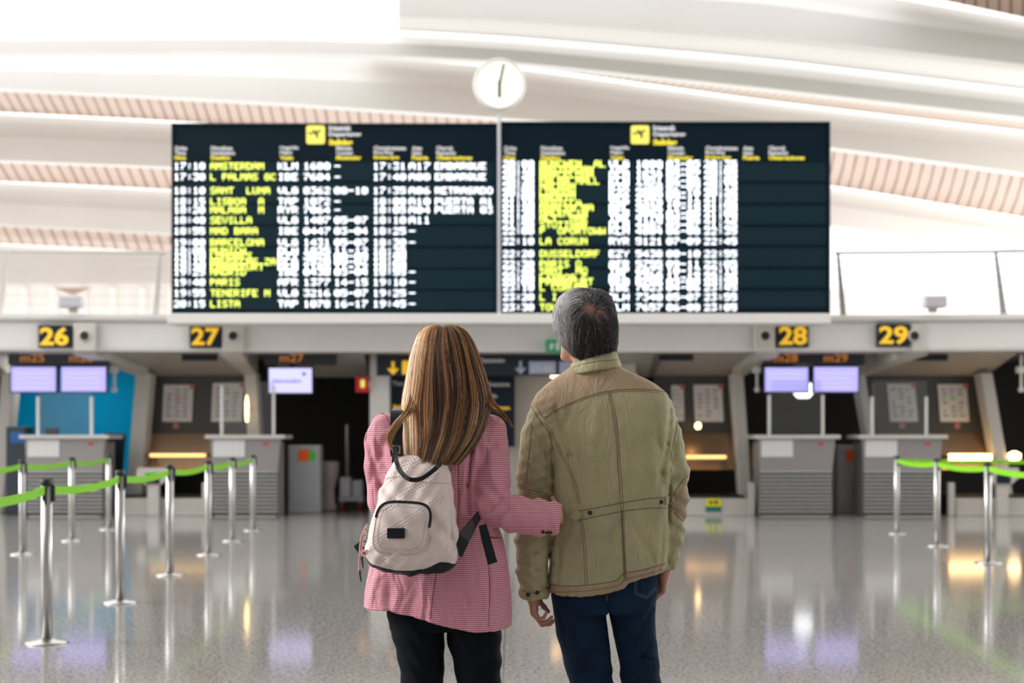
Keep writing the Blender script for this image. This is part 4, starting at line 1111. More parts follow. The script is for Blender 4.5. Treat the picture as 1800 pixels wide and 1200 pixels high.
# =================================================================== THE MAN
man = thing('person', 'grey-haired man in olive jacket and dark jeans seen from behind, right of the woman', 'person', (X(1050), 4.85, 0))
YM = 4.85
def pm(px, py, y=YM): return (X(px), y, Z(py))
skinM = skin_mat('man_skin', (.50,.25,.18))
Hc = pm(1028, 577, 4.835); HR = frame(35, 6)
Lh = pm(937, 1037, 4.80); Rh = pm(1170, 1003, 4.87)
V = Vox(axis([(Lh[0]-.10,Lh[0]-.045,.005),(Lh[0]-.045,Lh[0]+.085,.0025),(Lh[0]+.085,Rh[0]-.075,.005),(Rh[0]-.075,Rh[0]+.05,.0025),(Rh[0]+.05,Rh[0]+.12,.005)]),
        axis([(4.64,4.73,.005),(4.73,4.93,.003),(4.93,5.06,.005)]),
        axis([(.02,.55,.01),(.55,.79,.0025),(.79,1.46,.01),(1.46,1.78,.003)]))
V.table([(Z(655),X(1000),X(1100),4.78,4.90,2),(Z(690),X(960),X(1160),4.77,4.93,2.3),(Z(760),X(965),X(1165),4.755,4.95,2.4),(Z(880),X(985),X(1150),4.76,4.95,2.4),(Z(1000),X(985),X(1145),4.77,4.95,2.4),(Z(1050),X(985),X(1145),4.78,4.94,2.4)], .02)
V.limb([(pm(960,712,4.87),.045),(pm(945,860,4.84),.042),(pm(939,960,4.82),.035),(Lh,.028)], .02)
V.limb([(pm(1150,712,4.87),.045),(pm(1182,850,4.87),.042),(pm(1178,930,4.87),.035),(Rh,.027)], .02)
V.limb([(pm(1020,1060,4.85),.07),(pm(1042,1220,4.86),.05),(pm(1048,1410,4.86),.035),],.03)
V.limb([(pm(1112,1060,4.86),.07),(pm(1130,1220,4.87),.05),(pm(1142,1410,4.87),.035)],.03)
WH = head(V, Hc, HR, .98, pm(1046, 668, 4.855))
hand(V, Lh, (.05,.02,-1), (1,-.12,-.1), (.15,1,-.05), .88, (30,52,30), tcurl=.5)
hand(V, Rh, (-.10,.02,-1), (-1,-.1,-.1), (.1,1,0), .86, (30,50,30))
body = V.mesh('body', skinM, man)
bv = verts(body); bc = np.tile(np.array((.50,.25,.18)), (len(bv),1))
lc = (bv-np.array(Hc)) @ np.array(HR)/.98
eye = (np.abs(np.abs(lc[:,0])-.031) < .009) & (np.abs(lc[:,2]-.006) < .005) & (lc[:,1] > .083); bc[eye] = (.8,.78,.75)
iris = (np.abs(np.abs(lc[:,0])-.031) < .0038) & (np.abs(lc[:,2]-.006) < .004) & (lc[:,1] > .083); bc[iris] = (.05,.04,.03)
lips = (np.abs(lc[:,0]) < .022) & (np.abs(lc[:,2]+.066) < .011) & (lc[:,1] > .085); bc[lips] = (.45,.16,.13)
hd = bv[:,2] < 1.0; bc[hd] = (.40,.17,.12)
set_col(body, bc)

# jacket
olive = np.array((.35,.32,.18)); tan = np.array((.37,.265,.165))
jm = mat('olive_cotton', tuple(olive), .7, attr='Col', noise=.10, nscale=9, bump=.35, bscale=420, wr=.6, wrs=(17,17,6), wrd=.034)
V = Vox(axis([(X(895),X(1228),.0042)]), axis([(4.66,5.04,.0050)]), axis([(Z(1070),Z(615),.0045)]))
JR = [(636,1012,1082,4.775,4.885,2.2),(648,998,1098,4.765,4.90,2.2),(658,984,1122,4.76,4.915,2.2),(668,968,1144,4.753,4.93,2.2),(680,954,1163,4.745,4.945,2.2),(694,944,1176,4.735,4.96,2.2),(712,938,1186,4.725,4.97,2.25),
      (760,950,1188,4.71,4.985,2.5),(820,964,1186,4.705,4.99,2.6),(880,968,1182,4.71,4.99,2.6),(940,966,1179,4.71,4.99,2.6),(1000,962,1172,4.71,4.985,2.6),(1040,960,1166,4.715,4.98,2.6),(1062,958,1164,4.717,4.98,2.6)]
V.table([(Z(a),X(b),X(c),d,e,g) for a,b,c,d,e,g in JR], .02)
Xg, Yg, Zg = V.grid()
hx = np.array([950,985,1020,1060,1092,1102,1140,1170]); hy = np.array([1038,1045,1044,1040,1030,1020,1010,1002])
hz = np.interp(V.xs, X(hx.astype(float)), Z(hy.astype(float)))[:,None,None]
body_f = np.maximum(V.f, hz-Zg)
# the hem puckers, and is open below
inner = V.f+.030; inner = np.maximum(inner, Zg-(hz+.10)); body_f = np.maximum(body_f, -inner)
V.f = body_f.astype('f')
V.limb([(pm(966,716,4.865),.062),(pm(950,770,4.855),.066),(pm(944,830,4.835),.068),(pm(942,880,4.83),.067),(pm(939,950,4.82),.063),(pm(938,1000,4.81),.057),(pm(939,1040,4.80),.050)], .012)
V.limb([(pm(1150,716,4.865),.068),(pm(1168,770,4.865),.066),(pm(1180,830,4.865),.065),(pm(1182,880,4.87),.060),(pm(1179,940,4.87),.052),(pm(1172,990,4.87),.044)], .012)
# cuffs cut flat, slightly tilted
for (cx_, cy_, cz_), sgn, lim in ((pm(938,1052,4.80),-1,X(968)),(pm(1170,1006,4.87),1,X(1152))):
    pl = (cz_ + (Xg-cx_)*(.12 if sgn > 0 else .06) - Zg)
    reg = np.where(((Xg < X(966)) & (Yg < 4.9) & (Zg < cz_+.08)) if sgn < 0 else ((Xg > X(1172)) & (Zg < cz_+.06)), pl, -1)
    V.f = np.maximum(V.f, reg.astype('f'))
rnd = np.random.RandomState(3)
# shallow drapery: long vertical waves + oblique wrinkles on sleeves
x, y, z = Xg, Yg, Zg
torso_w = ((x > X(975)) & (x < X(1178))).astype('f')
V.f += (.0026*np.sin(x*52+3.1*np.sin(z*5.2)+y*8)*torso_w*np.clip((1.36-z)*4,0,1)*np.clip((z-.72)*8,.35,1)).astype('f')
V.f += (.0030*np.sin(z*95+x*38+2.2*np.sin(x*31+z*14))*(1-torso_w)*np.clip((1.30-z)*6,0,1)).astype('f')
V.f += (.0016*np.sin(z*150-x*70+2*np.sin(z*23))*(1-torso_w)).astype('f')
V.f += (.0022*np.sin(x*210+1.5*np.sin(x*37))*np.exp(-((z-hz-.014)/.012)**2)).astype('f')
cre = [([(976,715),(1000,800),(1012,880)],.006,.008),([(1012,770),(1030,850)],.004,.014),([(1050,720),(1035,800),(1030,880)],-.003,.02),([(1180,700),(1172,780),(1155,850)],.006,.010),([(1150,740),(1160,830),(1172,880)],.004,.010),
       ([(1160,850),(1120,870)],.003,.010),([(1100,905),(1150,990)],.0035,.012),([(1165,905),(1158,1000)],.005,.008),([(1096,900),(1060,960)],.003,.015),([(1022,905),(1000,1020)],.004,.012),([(985,940),(975,1035)],.006,.010),
       ([(1010,700),(985,760)],.003,.012),([(1140,760),(1168,800)],.003,.010),([(970,760),(974,880)],.010,.007),([(1178,840),(1175,930)],.010,.006),([(968,950),(963,1035)],.012,.006),([(1190,760),(1178,820)],.004,.008),
       ([(912,860),(950,885)],.006,.006),([(915,895),(960,870)],.005,.006),([(915,985),(955,1000)],.004,.006),([(925,960),(962,975)],.004,.006),([(918,790),(955,830)],.005,.007),([(935,745),(962,800)],.005,.007),
       ([(1198,860),(1180,885)],.005,.006),([(1205,905),(1185,935)],.004,.006),([(1190,960),(1175,980)],.004,.006),([(1080,700),(1090,1010)],.0022,.004)]
folds(V, cre, 4.84)
jacket = V.mesh('jacket', jm, man, smooth=2)
jv = verts(jacket); jx, jy = topx(jv); jc = np.tile(olive, (len(jv),1)); bk = jv[:,1] < 4.93
yoke = [(925,600),(1240,600),(1240,706),(1188,699),(1165,688),(1115,684),(1060,689),(1010,705),(975,722),(956,733),(944,716),(934,712),(925,712)]
jc[inpoly(jx, jy, yoke) & (jv[:,2] > 1.34)] = tan
jc[inpoly(jx, jy, [(1184,872),(1218,832),(1225,915),(1205,922),(1187,905)]) & (jv[:,0] > X(1178))] = tan*.9
hemz = np.interp(jv[:,0], X(hx.astype(float)), Z(hy.astype(float)))
jc[(jv[:,2] < hemz+.034) & (jv[:,0] > X(964)) & (jv[:,0] < X(1168)) & bk] = tan*.95
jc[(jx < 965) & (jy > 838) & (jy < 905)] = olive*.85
set_col(jacket, jc)
JB = bvh(jacket)
sm_ = mat('jacket_thread', (.10,.078,.045), .8)
s = MB()
ym = [(945,716),(956,733),(975,722),(1010,705),(1060,689),(1115,684),(1165,688),(1187,698)]
seam(s, JB, ym); seam(s, JB, [(a, b+3.5) for a, b in ym[1:]], r=.0007)
for dx in (-2,2): seam(s, JB, [(1071+dx,688),(1083+dx,750),(1089+dx,830),(1093+dx,880),(1096+dx,960),(1099+dx,1022)], r=.0009)
for dx in (-1.5,2.5): seam(s, JB, [(960+dx,745),(975+dx,775),(995+dx,815),(1010+dx,850),(1018+dx,885)], r=.0008); seam(s, JB, [(1022+dx,915),(1027+dx,960),(1030+dx,1028)], r=.0008)
seam(s, JB, [(934,714),(948,738),(964,760),(972,790)]); seam(s, JB, [(1188,702),(1190,745),(1184,775),(1178,810)])
seam(s, JB, [(1018,898),(1060,890),(1096,883),(1140,876),(1172,874)]); seam(s, JB, [(1016,915),(1060,905),(1096,898),(1140,893),(1175,893)])
seam(s, JB, [(1093,895),(1096,960),(1099,1015)], r=.0016)
seam(s, JB, [(964,1027),(1000,1030),(1050,1026),(1085,1019),(1096,1008),(1135,1000),(1170,990)])
seam(s, JB, [(964,1040),(1000,1040),(1050,1036),(1088,1028),(1100,1018),(1140,1008),(1170,999)], r=.0008)
seam(s, JB, [(1184,872),(1196,850),(1214,832)]); seam(s, JB, [(1185,900),(1200,915),(1212,912)])
seam(s, JB, [(935,745),(930,800),(925,850)], r=.0009)
seam(s, JB, [(912,853),(935,862),(965,868)], r=.0009); seam(s, JB, [(914,858),(935,867),(965,873)], r=.0007)
seam(s, JB, [(914,1035),(930,1042),(948,1040),(963,1030)], r=.0009)
so = s.obj('stitching', sm_, jacket)
so.parent = jacket; so.matrix_parent_inverse = Matrix.Identity(4)
def child(o, par): o.parent = par; o.matrix_parent_inverse = Matrix.Identity(4); return o
btn = mat('dark_button', (.012,.01,.012), .35)
def button(px, py, r, par, B, m=btn, name='button'):
    h = hit(B, px, py, .001)
    if h is None: return
    d = (h-CAMP).normalized(); q = MB(); q.tube([h+d*.003, h-d*.0035], r, 16); q.tube([h-d*.0034, h-d*.0045], r*.6, 12)
    o = q.obj(name, m, None); child(o, par)
for px, py in ((1037,901),(1162,882),(928,1045),(944,1041),(1172,1004)): button(px, py, .0072, jacket, JB)
# waist tabs
for path, w_ in (([(1007,913),(1014,905),(1020,899)],.028),([(1168,880),(1176,878),(1181,884)],.026)):
    pts = [hit(JB, a, b, .004) for a, b in path]; pts = [p for p in pts if p]
    if len(pts) > 1: child(MB().ribbon(pts, (0,0,1), w_, .006).obj('waist_tab', jm2 if False else mat('olive_tab', tuple(olive*.9), .7), None), jacket)
# cuff bands
# collar: a folded band round the neck
cp = MB(); vs = []; n = 40
ncx, ncy = X(1045), 4.835
colz = lambda th: Z(628)+.018*math.sin(th)-.016*math.cos(th)*-1
for i in range(n+1):
    th = math.radians(-165+330*i/n)        # 0 = back
    sx, sy = math.sin(th), -math.cos(th)
    rt = .070; ro = .090; tilt = sx*.020
    fr = max(0,-math.cos(th))              # front drops
    zt = Z(627)+tilt-.018*fr; zb = Z(652)+tilt*.8-.045*fr
    for r_, z_ in ((rt-.004, zb), (rt-.004, zt-.002), (rt, zt+.002), (rt+.006, zt), (ro+.004, zb+.004), (ro+.002, zb-.003), (ro-.004, zb)):
        vs.append((ncx+sx*r_, ncy+sy*r_*.92, z_))
fs = []
for i in range(n):
    for k in range(7): fs.append((i*7+k, i*7+(k+1)%7, i*7+7+(k+1)%7, i*7+7+k))
fs += [tuple(range(7)), tuple(n*7+k for k in range(7))]
cp.add(vs, fs); co = cp.obj('collar', jm, None, smooth='auto'); set_col(co, np.tile(olive*1.02, (len(co.data.vertices),1))); child(co, jacket)
CB = bvh(co); s = MB(); seam(s, CB, [(998,650),(1020,641),(1050,635),(1092,632)], r=.0008); 
if s.v: child(s.obj('stitching', sm_, None), jacket)

# jeans
den = mat('dark_denim', (.005,.017,.042), .85, spec=.15, noise=.3, nscale=14, bump=.4, bscale=500, wr=.7, wrs=(18,18,14), wrd=.03)
V = Vox(axis([(X(955),X(1190),.0055)]), axis([(4.70,5.02,.006)]), axis([(.07,Z(960),.0055)]))
V.table([(Z(965),X(975),X(1160),4.76,4.95,2.3),(Z(1020),X(970),X(1158),4.735,4.955,2.3),(Z(1050),X(970),X(1156),4.735,4.955,2.3),(Z(1078),X(975),X(1153),4.745,4.95,2.3)], .02)
V.limb([(pm(1018,1050,4.845),.092),(pm(1024,1110,4.85),.088),(pm(1034,1160,4.855),.080),(pm(1042,1210,4.86),.074),(pm(1048,1290,4.86),.068),(pm(1052,1376,4.86),.062)], .006)
V.limb([(pm(1108,1050,4.85),.090),(pm(1117,1110,4.855),.072),(pm(1125,1160,4.86),.068),(pm(1130,1210,4.865),.068),(pm(1137,1290,4.87),.065),(pm(1142,1376,4.87),.062)], .006)
Xg, Yg, Zg = V.grid()
V.f += (.0028*np.sin(Zg*70+Xg*45+2*np.sin(Xg*30+Zg*20))*np.clip((.62-Zg)*5,.15,1)).astype('f')
folds(V, [([(1150,1060),(1110,1130)],.005,.008),([(1146,1130),(1110,1180)],.006,.008),([(1158,1165),(1120,1150)],.007,.007),([(985,1070),(1000,1150)],.004,.010),([(1066,1045),(1074,1110)],.008,.006),([(1010,1165),(1060,1185)],.005,.008)], 4.86)
jeans = V.mesh('jeans', den, man, smooth=1)
DBV = bvh(jeans); s = MB()
seam(s, DBV, [(1066,1040),(1067,1056)], r=.001)
pk = [(1116,1020),(1116,1043),(1136,1052),(1153,1034)]
seam(s, DBV, pk, r=.001, sm=False); seam(s, DBV, [(1119,1020),(1119,1041),(1136,1048),(1152,1031)], r=.0007, sm=False)
if s.v: child(s.obj('pocket_stitching', mat('denim_thread', (.10,.14,.2), .7), None), jeans)
# shoes
V = Vox(axis([(X(1052)-.08,X(1142)+.10,.006)]), axis([(4.75,5.14,.006)]), axis([(-.01,.16,.006)]))
shoe(V, X(1052), 4.86, -4); Vs = V.f.copy()
V.f = np.maximum(V.f, .002-V.grid()[2]).astype('f'); V.mesh('shoe', mat('brown_leather', (.06,.03,.018), .45), man)
V.f[:] = 1; shoe(V, X(1142), 4.87, 6); V.f = np.maximum(V.f, .002-V.grid()[2]).astype('f'); V.mesh('shoe', bpy.data.materials['brown_leather'], man)

# hair of the man
hm_ = mat('grey_hair', (.3,.3,.3), .42, attr='Col', spec=.4)
MS = Shell([(508,1022,1040,4.815,4.845),(510,1008,1054,4.79,4.87),(515,996,1064,4.765,4.895),(524,986,1073,4.745,4.92),(537,979,1079,4.732,4.935),(553,975,1083,4.726,4.942),(572,974,1085,4.726,4.942),(590,977,1085,4.733,4.94),(606,984,1084,4.745,4.93),(620,996,1082,4.762,4.915),(632,1006,1080,4.772,4.90),(644,1014,1074,4.78,4.89)], KB)
PH = math.radians(35)
def ulim(ph):     # how far down the hair reaches, by angle from the back of the head
    a = abs(math.degrees(ph)); return float(np.interp(a, [0,60,85,100,112,125,180], [10.6,10.5,9.8,8.2,6.6,3.6,2.4]))
R_ = np.random.RandomState(11)
def wrap(a): return (a+math.pi) % (2*math.pi)-math.pi
# base cap
T_, U_ = 72, 26; g = []
for i in range(T_+1):
    th = -math.pi+2*math.pi*i/T_; um = ulim(wrap(th-PH))-.35
    g.append(MS.pt(np.linspace(0, um, U_), np.full(U_, th), -.006))
g = np.array(g); idx = np.arange((T_+1)*U_).reshape(T_+1, U_)
q = np.stack([idx[:-1,:-1], idx[:-1,1:], idx[1:,1:], idx[1:,:-1]], -1).reshape(-1,4)
gx = g.reshape(-1,3); capc = np.tile(np.array((.055,.052,.055)), (len(gx),1))
dwh = np.linalg.norm(gx-np.array(P(1036,545,4.735)), axis=1); k_ = np.clip(1-dwh/.035, 0, 1)[:,None]; capc = capc*(1-k_)+np.array((.42,.22,.16))*k_
hairM = fast_mesh('hair', gx, q, hm_, man, col=capc)
sf = hairM.modifiers.new('thick', 'SOLIDIFY'); sf.thickness = .012; sf.offset = -1
TB = BVHTree.FromPolygons([tuple(v) for v in gx], [tuple(int(j) for j in f_) for f_ in q])
WH0 = Vector(P(1038,543,4.735)); ZN = Z(640)
S, N = 6500, 10; P_ = np.zeros((S,N,3)); C_ = np.zeros((S,3)); RD = np.zeros((S,N)); k = 0
CC = Vector(Hc)
while k < S:
    th = R_.uniform(-math.pi, math.pi); um = ulim(wrap(th-PH)); u0 = um*R_.uniform(0,1)**.8
    p = Vector(MS.pt(u0, th, -.004)); dw = (p-WH0).length
    if dw < .016 and R_.rand() < .75: continue
    r0 = p.copy(); ln = R_.uniform(.035,.062)/(N-1); jit = Vector((R_.normal(0,.16), R_.normal(0,.16), R_.normal(0,.10)))
    lift0 = R_.uniform(0,.005); lift1 = lift0+R_.uniform(-.002,.0065)
    swirl = R_.normal(.35,.12)
    for j in range(N):
        t_ = j/(N-1)
        if p.z > ZN+.004:
            loc, nor, _, _ = TB.find_nearest(p)
            if nor.dot(loc-CC) < 0: nor = -nor
            P_[k,j] = loc+nor*(.0045+lift0+(lift1-lift0)*t_)
            rad = (loc-WH0); dd = rad.length; rad.normalize()
            g_ = Vector((0,-.05,-1)) if loc.y < 4.86 else Vector((-.3,.4,-.5))
            wgt = min(max((dd-.03)/.07,0),.8)
            dr = rad*(1-wgt)+g_*wgt+jit+nor.cross(rad)*swirl*(1-wgt)
            dr = (dr-nor*dr.dot(nor)).normalized(); p = loc+dr*ln
            last = dr
        else:
            P_[k,j] = (P_[k,j-1] if j else np.array(p))+np.array(last+jit*.4)*ln*.8
    pos = P_[k,N//2]
    lgt = np.clip((X(1022)-pos[0])/.055, 0, 1)*.85+np.clip((pos[2]-Z(548))/.05, 0, 1)*.35  # left strands whiter: real white hair plus light from left put into colour
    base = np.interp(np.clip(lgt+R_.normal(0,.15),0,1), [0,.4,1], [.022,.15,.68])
    if R_.rand() < .10: base = min(base*4+.06, .6)
    C_[k] = base*np.array((1.0,.985,1.01)); RD[k] = .0008*np.linspace(1,.3,N)*R_.uniform(.7,1.4); k += 1
child(strands('hair_strands', P_, RD, C_, hm_, None, Hc), hairM)
# glasses
gm = mat('glasses_metal', (.5,.5,.5), .25, 1)
gt = MB()
for q in (-1,1):
    ring = [WH(q*.033+.024*math.cos(a), .118, .004+.018*math.sin(a)) for a in np.linspace(0, 2*math.pi, 24)]; gt.tube(ring, .0012, 6, close=False)
    gt.tube([WH(q*.057,.116,.010), WH(q*.079,.08,.010), WH(q*.084,.0,.012), WH(q*.080,-.012,.004)], .0015, 6)
gt.tube([WH(-.010,.119,.006), WH(0,.121,.009), WH(.010,.119,.006)], .0014, 6)
gt.obj('glasses', gm, man)
# wrist cord
wc = MB(); c0 = Vector(pm(948,1060,4.79)); wc.tube([c0+Vector((.012*math.sin(a),-.012,.018*math.cos(a))) for a in np.linspace(.2,5.6,16)], .0009, 5); wc.obj('wrist_cord', btn, man)

# =================================================================== THE WOMAN
KW = 526.0; YW = 4.75
wom = thing('person', 'long-haired woman in pink checked blazer and black trousers seen from behind, left of the man', 'person', ((790-900)/KW, YW, 0))
def pw(px, py, y=YW): return ((px-900)/KW, y, CH-(py-HOR)/KW)
XW = lambda p: (p-900)/KW
ZW = lambda p: CH-(p-HOR)/KW
skinW = skin_mat('woman_skin', (.58,.33,.25))
Hw = pw(783, 648, 4.755); HRw = frame(-6, 8)
Rw = pw(972, 903, 4.705); Lw = pw(715, 905, 4.95)
V = Vox(axis([(XW(640),Rw[0]-.06,.006),(Rw[0]-.06,Rw[0]+.10,.0028)]),
        axis([(4.60,4.66,.006),(4.66,4.97,.0035),(4.97,5.10,.0045)]),
        axis([(.02,.93,.010),(.93,1.06,.0028),(1.06,1.36,.010),(1.36,1.64,.0035)]))
V.table([(ZW(725),XW(735),XW(830),4.70,4.80,2),(ZW(745),XW(695),XW(860),4.69,4.82,2.2),(ZW(790),XW(690),XW(848),4.68,4.83,2.3),(ZW(860),XW(700),XW(838),4.68,4.83,2.3),(ZW(930),XW(705),XW(860),4.67,4.84,2.3),(ZW(1060),XW(690),XW(872),4.66,4.85,2.3)], .02)
V.limb([(pw(690,770,4.75),.04),(pw(680,885,4.78),.036),(Lw,.026)], .02)
V.limb([(pw(858,775,4.75),.04),(pw(866,890,4.70),.038),(Rw,.028)], .02)
V.limb([(pw(735,1060),.07),(pw(744,1200,4.75),.05),(pw(752,1410,4.76),.034)], .03)
V.limb([(pw(830,1060),.07),(pw(843,1200,4.75),.05),(pw(846,1410,4.76),.034)], .03)
WW = head(V, Hw, HRw, .92, pw(783, 738, 4.755))
hand(V, Rw, (.50,1,-.05), (-.9,.5,-.1), (.1,.1,1), .82, (20,30,25))
hand(V, Lw, (.6,.35,.1), (0,-.3,-1), (-.3,.9,0), .82, (25,40,25))
body = V.mesh('body', skinW, wom)
bv = verts(body); bc = np.tile(np.array((.58,.33,.25)), (len(bv),1)); lc = (bv-np.array(Hw)) @ np.array(HRw)/.92
eye = (np.abs(np.abs(lc[:,0])-.031) < .009) & (np.abs(lc[:,2]-.006) < .005) & (lc[:,1] > .083); bc[eye] = (.8,.78,.75)
iris = (np.abs(np.abs(lc[:,0])-.031) < .0038) & (np.abs(lc[:,2]-.006) < .004) & (lc[:,1] > .083); bc[iris] = (.06,.04,.02)
lips = (np.abs(lc[:,0]) < .022) & (np.abs(lc[:,2]+.066) < .011) & (lc[:,1] > .085); bc[lips] = (.55,.14,.13)
set_col(body, bc)

# blazer with fine red and white check
def check_mat():
    m = mat('pink_check_wool', (.7,.3,.35), .75, sheen=.2); nt = m.node_tree; b = nt.nodes['Principled BSDF']
    tc = nt.nodes.new('ShaderNodeTexCoord'); sp = nt.nodes.new('ShaderNodeSeparateXYZ'); nt.links.new(tc.outputs['Object'], sp.inputs[0])
    def lin(ax, per, duty, extra=None):
        a = nt.nodes.new('ShaderNodeMath'); a.operation = 'MULTIPLY'; a.inputs[1].default_value = 1/per; nt.links.new(sp.outputs[ax], a.inputs[0])
        c = nt.nodes.new('ShaderNodeMath'); c.operation = 'FRACT'; nt.links.new(a.outputs[0], c.inputs[0])
        d = nt.nodes.new('ShaderNodeMath'); d.operation = 'LESS_THAN'; d.inputs[1].default_value = duty; nt.links.new(c.outputs[0], d.inputs[0]); return d
    h = lin(2, .0064, .5); v = lin(0, .0064, .5)
    ad = nt.nodes.new('ShaderNodeMath'); ad.operation = 'ADD'; nt.links.new(h.outputs[0], ad.inputs[0]); nt.links.new(v.outputs[0], ad.inputs[1])
    hf = nt.nodes.new('ShaderNodeMath'); hf.operation = 'MULTIPLY'; hf.inputs[1].default_value = .5; nt.links.new(ad.outputs[0], hf.inputs[0])
    w1 = nt.nodes.new('ShaderNodeMath'); w1.operation = 'MULTIPLY'; w1.inputs[1].default_value = .45; nt.links.new(hf.outputs[0], w1.inputs[0])
    w2 = nt.nodes.new('ShaderNodeMath'); w2.operation = 'MULTIPLY_ADD'; w2.inputs[1].default_value = .55; nt.links.new(h.outputs[0], w2.inputs[0]); nt.links.new(w1.outputs[0], w2.inputs[2])
    mx = nt.nodes.new('ShaderNodeMixRGB'); mx.inputs[1].default_value = (.86,.46,.52,1); mx.inputs[2].default_value = (.34,.05,.105,1)
    nt.links.new(w2.outputs[0], mx.inputs[0]); nt.links.new(mx.outputs[0], b.inputs['Base Color']); 
    n = nt.nodes.new('ShaderNodeTexNoise'); n.inputs['Scale'].default_value = 300; nt.links.new(tc.outputs['Object'], n.inputs['Vector'])
    bp = nt.nodes.new('ShaderNodeBump'); bp.inputs['Strength'].default_value = .25; bp.inputs['Distance'].default_value = .003; nt.links.new(n.outputs['Fac'], bp.inputs['Height']); nt.links.new(bp.outputs[0], b.inputs['Normal'])
    mp_ = nt.nodes.new('ShaderNodeMapping'); mp_.inputs['Scale'].default_value = (16,16,8); nt.links.new(tc.outputs['Object'], mp_.inputs[0])
    nn = nt.nodes.new('ShaderNodeTexNoise'); nn.inputs['Scale'].default_value = 1; nn.inputs['Distortion'].default_value = .8; nt.links.new(mp_.outputs[0], nn.inputs['Vector'])
    wb = nt.nodes.new('ShaderNodeBump'); wb.inputs['Strength'].default_value = .6; wb.inputs['Distance'].default_value = .035; nt.links.new(nn.outputs['Fac'], wb.inputs['Height']); nt.links.new(wb.outputs[0], bp.inputs['Normal'])
    return m
bm_ = check_mat()
V = Vox(axis([(XW(618),XW(1000),.0044)]), axis([(4.58,5.0,.0052)]), axis([(ZW(1112),ZW(705),.0045)]))
BR = [(722,742,822,4.70,4.81,2.1),(727,715,842,4.69,4.82,2.1),(733,690,862,4.68,4.83,2.2),(742,674,876,4.67,4.84,2.3),(760,662,884,4.655,4.85,2.4),(800,664,872,4.645,4.855,2.4),(860,672,860,4.65,4.85,2.4),(900,672,868,4.645,4.855,2.4),
      (940,662,884,4.635,4.865,2.4),(990,652,892,4.625,4.875,2.4),(1040,643,897,4.62,4.88,2.4),(1070,640,900,4.615,4.885,2.4),(1110,636,901,4.61,4.89,2.4)]
V.table([(ZW(a),XW(b),XW(c),d,e,g) for a,b,c,d,e,g in BR], .02)
Xg, Yg, Zg = V.grid()
V.f += (.004*np.sin(Xg*38+1.2*np.sin(Zg*9)+Yg*10)*np.clip((.93-Zg)*5,0,1)).astype('f')
hx = np.array([630,650,690,740,790,830,870,905.]); hy = np.array([1062,1067,1068,1079,1093,1102,1103,1098.])
hz = np.interp(V.xs, XW(hx), ZW(hy))[:,None,None]
inner = np.maximum(V.f+.030, Zg-(hz+.16)); V.f = np.maximum(np.maximum(V.f, hz-Zg), -inner).astype('f')
V.limb([(pw(677,752,4.75),.050),(pw(672,775,4.75),.058),(pw(670,820,4.755),.055),(pw(674,880,4.77),.053),(pw(690,900,4.86),.050),(pw(712,905,4.93),.045)], .014)
V.limb([(pw(862,757,4.75),.055),(pw(862,790,4.745),.061),(pw(863,840,4.72),.061),(pw(868,888,4.70),.060),(pw(905,902,4.69),.060),(pw(945,908,4.695),.060),(pw(968,909,4.70),.056)], .012)
xx = XW(984)+(Zg-ZW(905))*.10; reg = np.where((Xg > XW(940)), Xg-xx, -1); V.f = np.maximum(V.f, reg.astype('f'))
V.f += (.0025*np.sin(Xg*120+Zg*60+2*np.sin(Zg*30))*(Xg > XW(835))*(Zg > ZW(945))*(Zg < ZW(780))).astype('f')
cre = [([(700,735),(672,800),(655,850)],.004,.010),([(650,770),(672,850),(685,890)],.008,.009),([(660,760),(690,830)],.005,.012),([(850,745),(830,790),(824,850),(826,900)],.010,.007),([(840,800),(838,860)],.004,.010),
       ([(840,830),(880,870)],.004,.008),([(858,900),(885,868)],.008,.007),([(875,915),(905,880)],.006,.007),([(850,925),(870,940)],.006,.008),([(890,925),(930,930)],.003,.008),([(800,850),(790,960)],.003,.02),
       ([(695,1000),(690,1065)],.006,.016),([(668,1000),(655,1060)],-.005,.012),([(740,1010),(728,1078)],.004,.018),([(758,1010),(752,1085)],.003,.006),([(830,1000),(840,1100)],-.003,.02),([(860,960),(862,1100)],.003,.005)]
folds(V, cre, 4.76)
blazer = V.mesh('blazer', bm_, wom, smooth=2)
BB = bvh(blazer); s = MB(); th_ = mat('dark_seam', (.09,.02,.05), .8)
seam(s, BB, [(768,1005),(762,1040),(756,1088)]); seam(s, BB, [(858,985),(861,1040),(858,1102)], r=.0009)
seam(s, BB, [(858,738),(842,765),(829,800),(826,850)], r=.0013); seam(s, BB, [(690,725),(662,730),(648,750),(642,775)], r=.0013)
seam(s, BB, [(852,943),(870,945),(892,944)], r=.0016); seam(s, BB, [(805,790),(806,860),(804,930)], r=.0009)
child(s.obj('seam_piping', th_, None), blazer)
fl = [hit(BB, a, b, .003) for a, b in ((852,937),(872,939),(892,938))]
fl = [q for q in fl if q]
if len(fl) == 3: child(MB().ribbon(fl, (0,0,1), .022, .004).obj('pocket_flap', bm_, None), blazer)
for px, py in ((954,934),(961,935),(967,935)): button(px, py, .0062, blazer, BB)
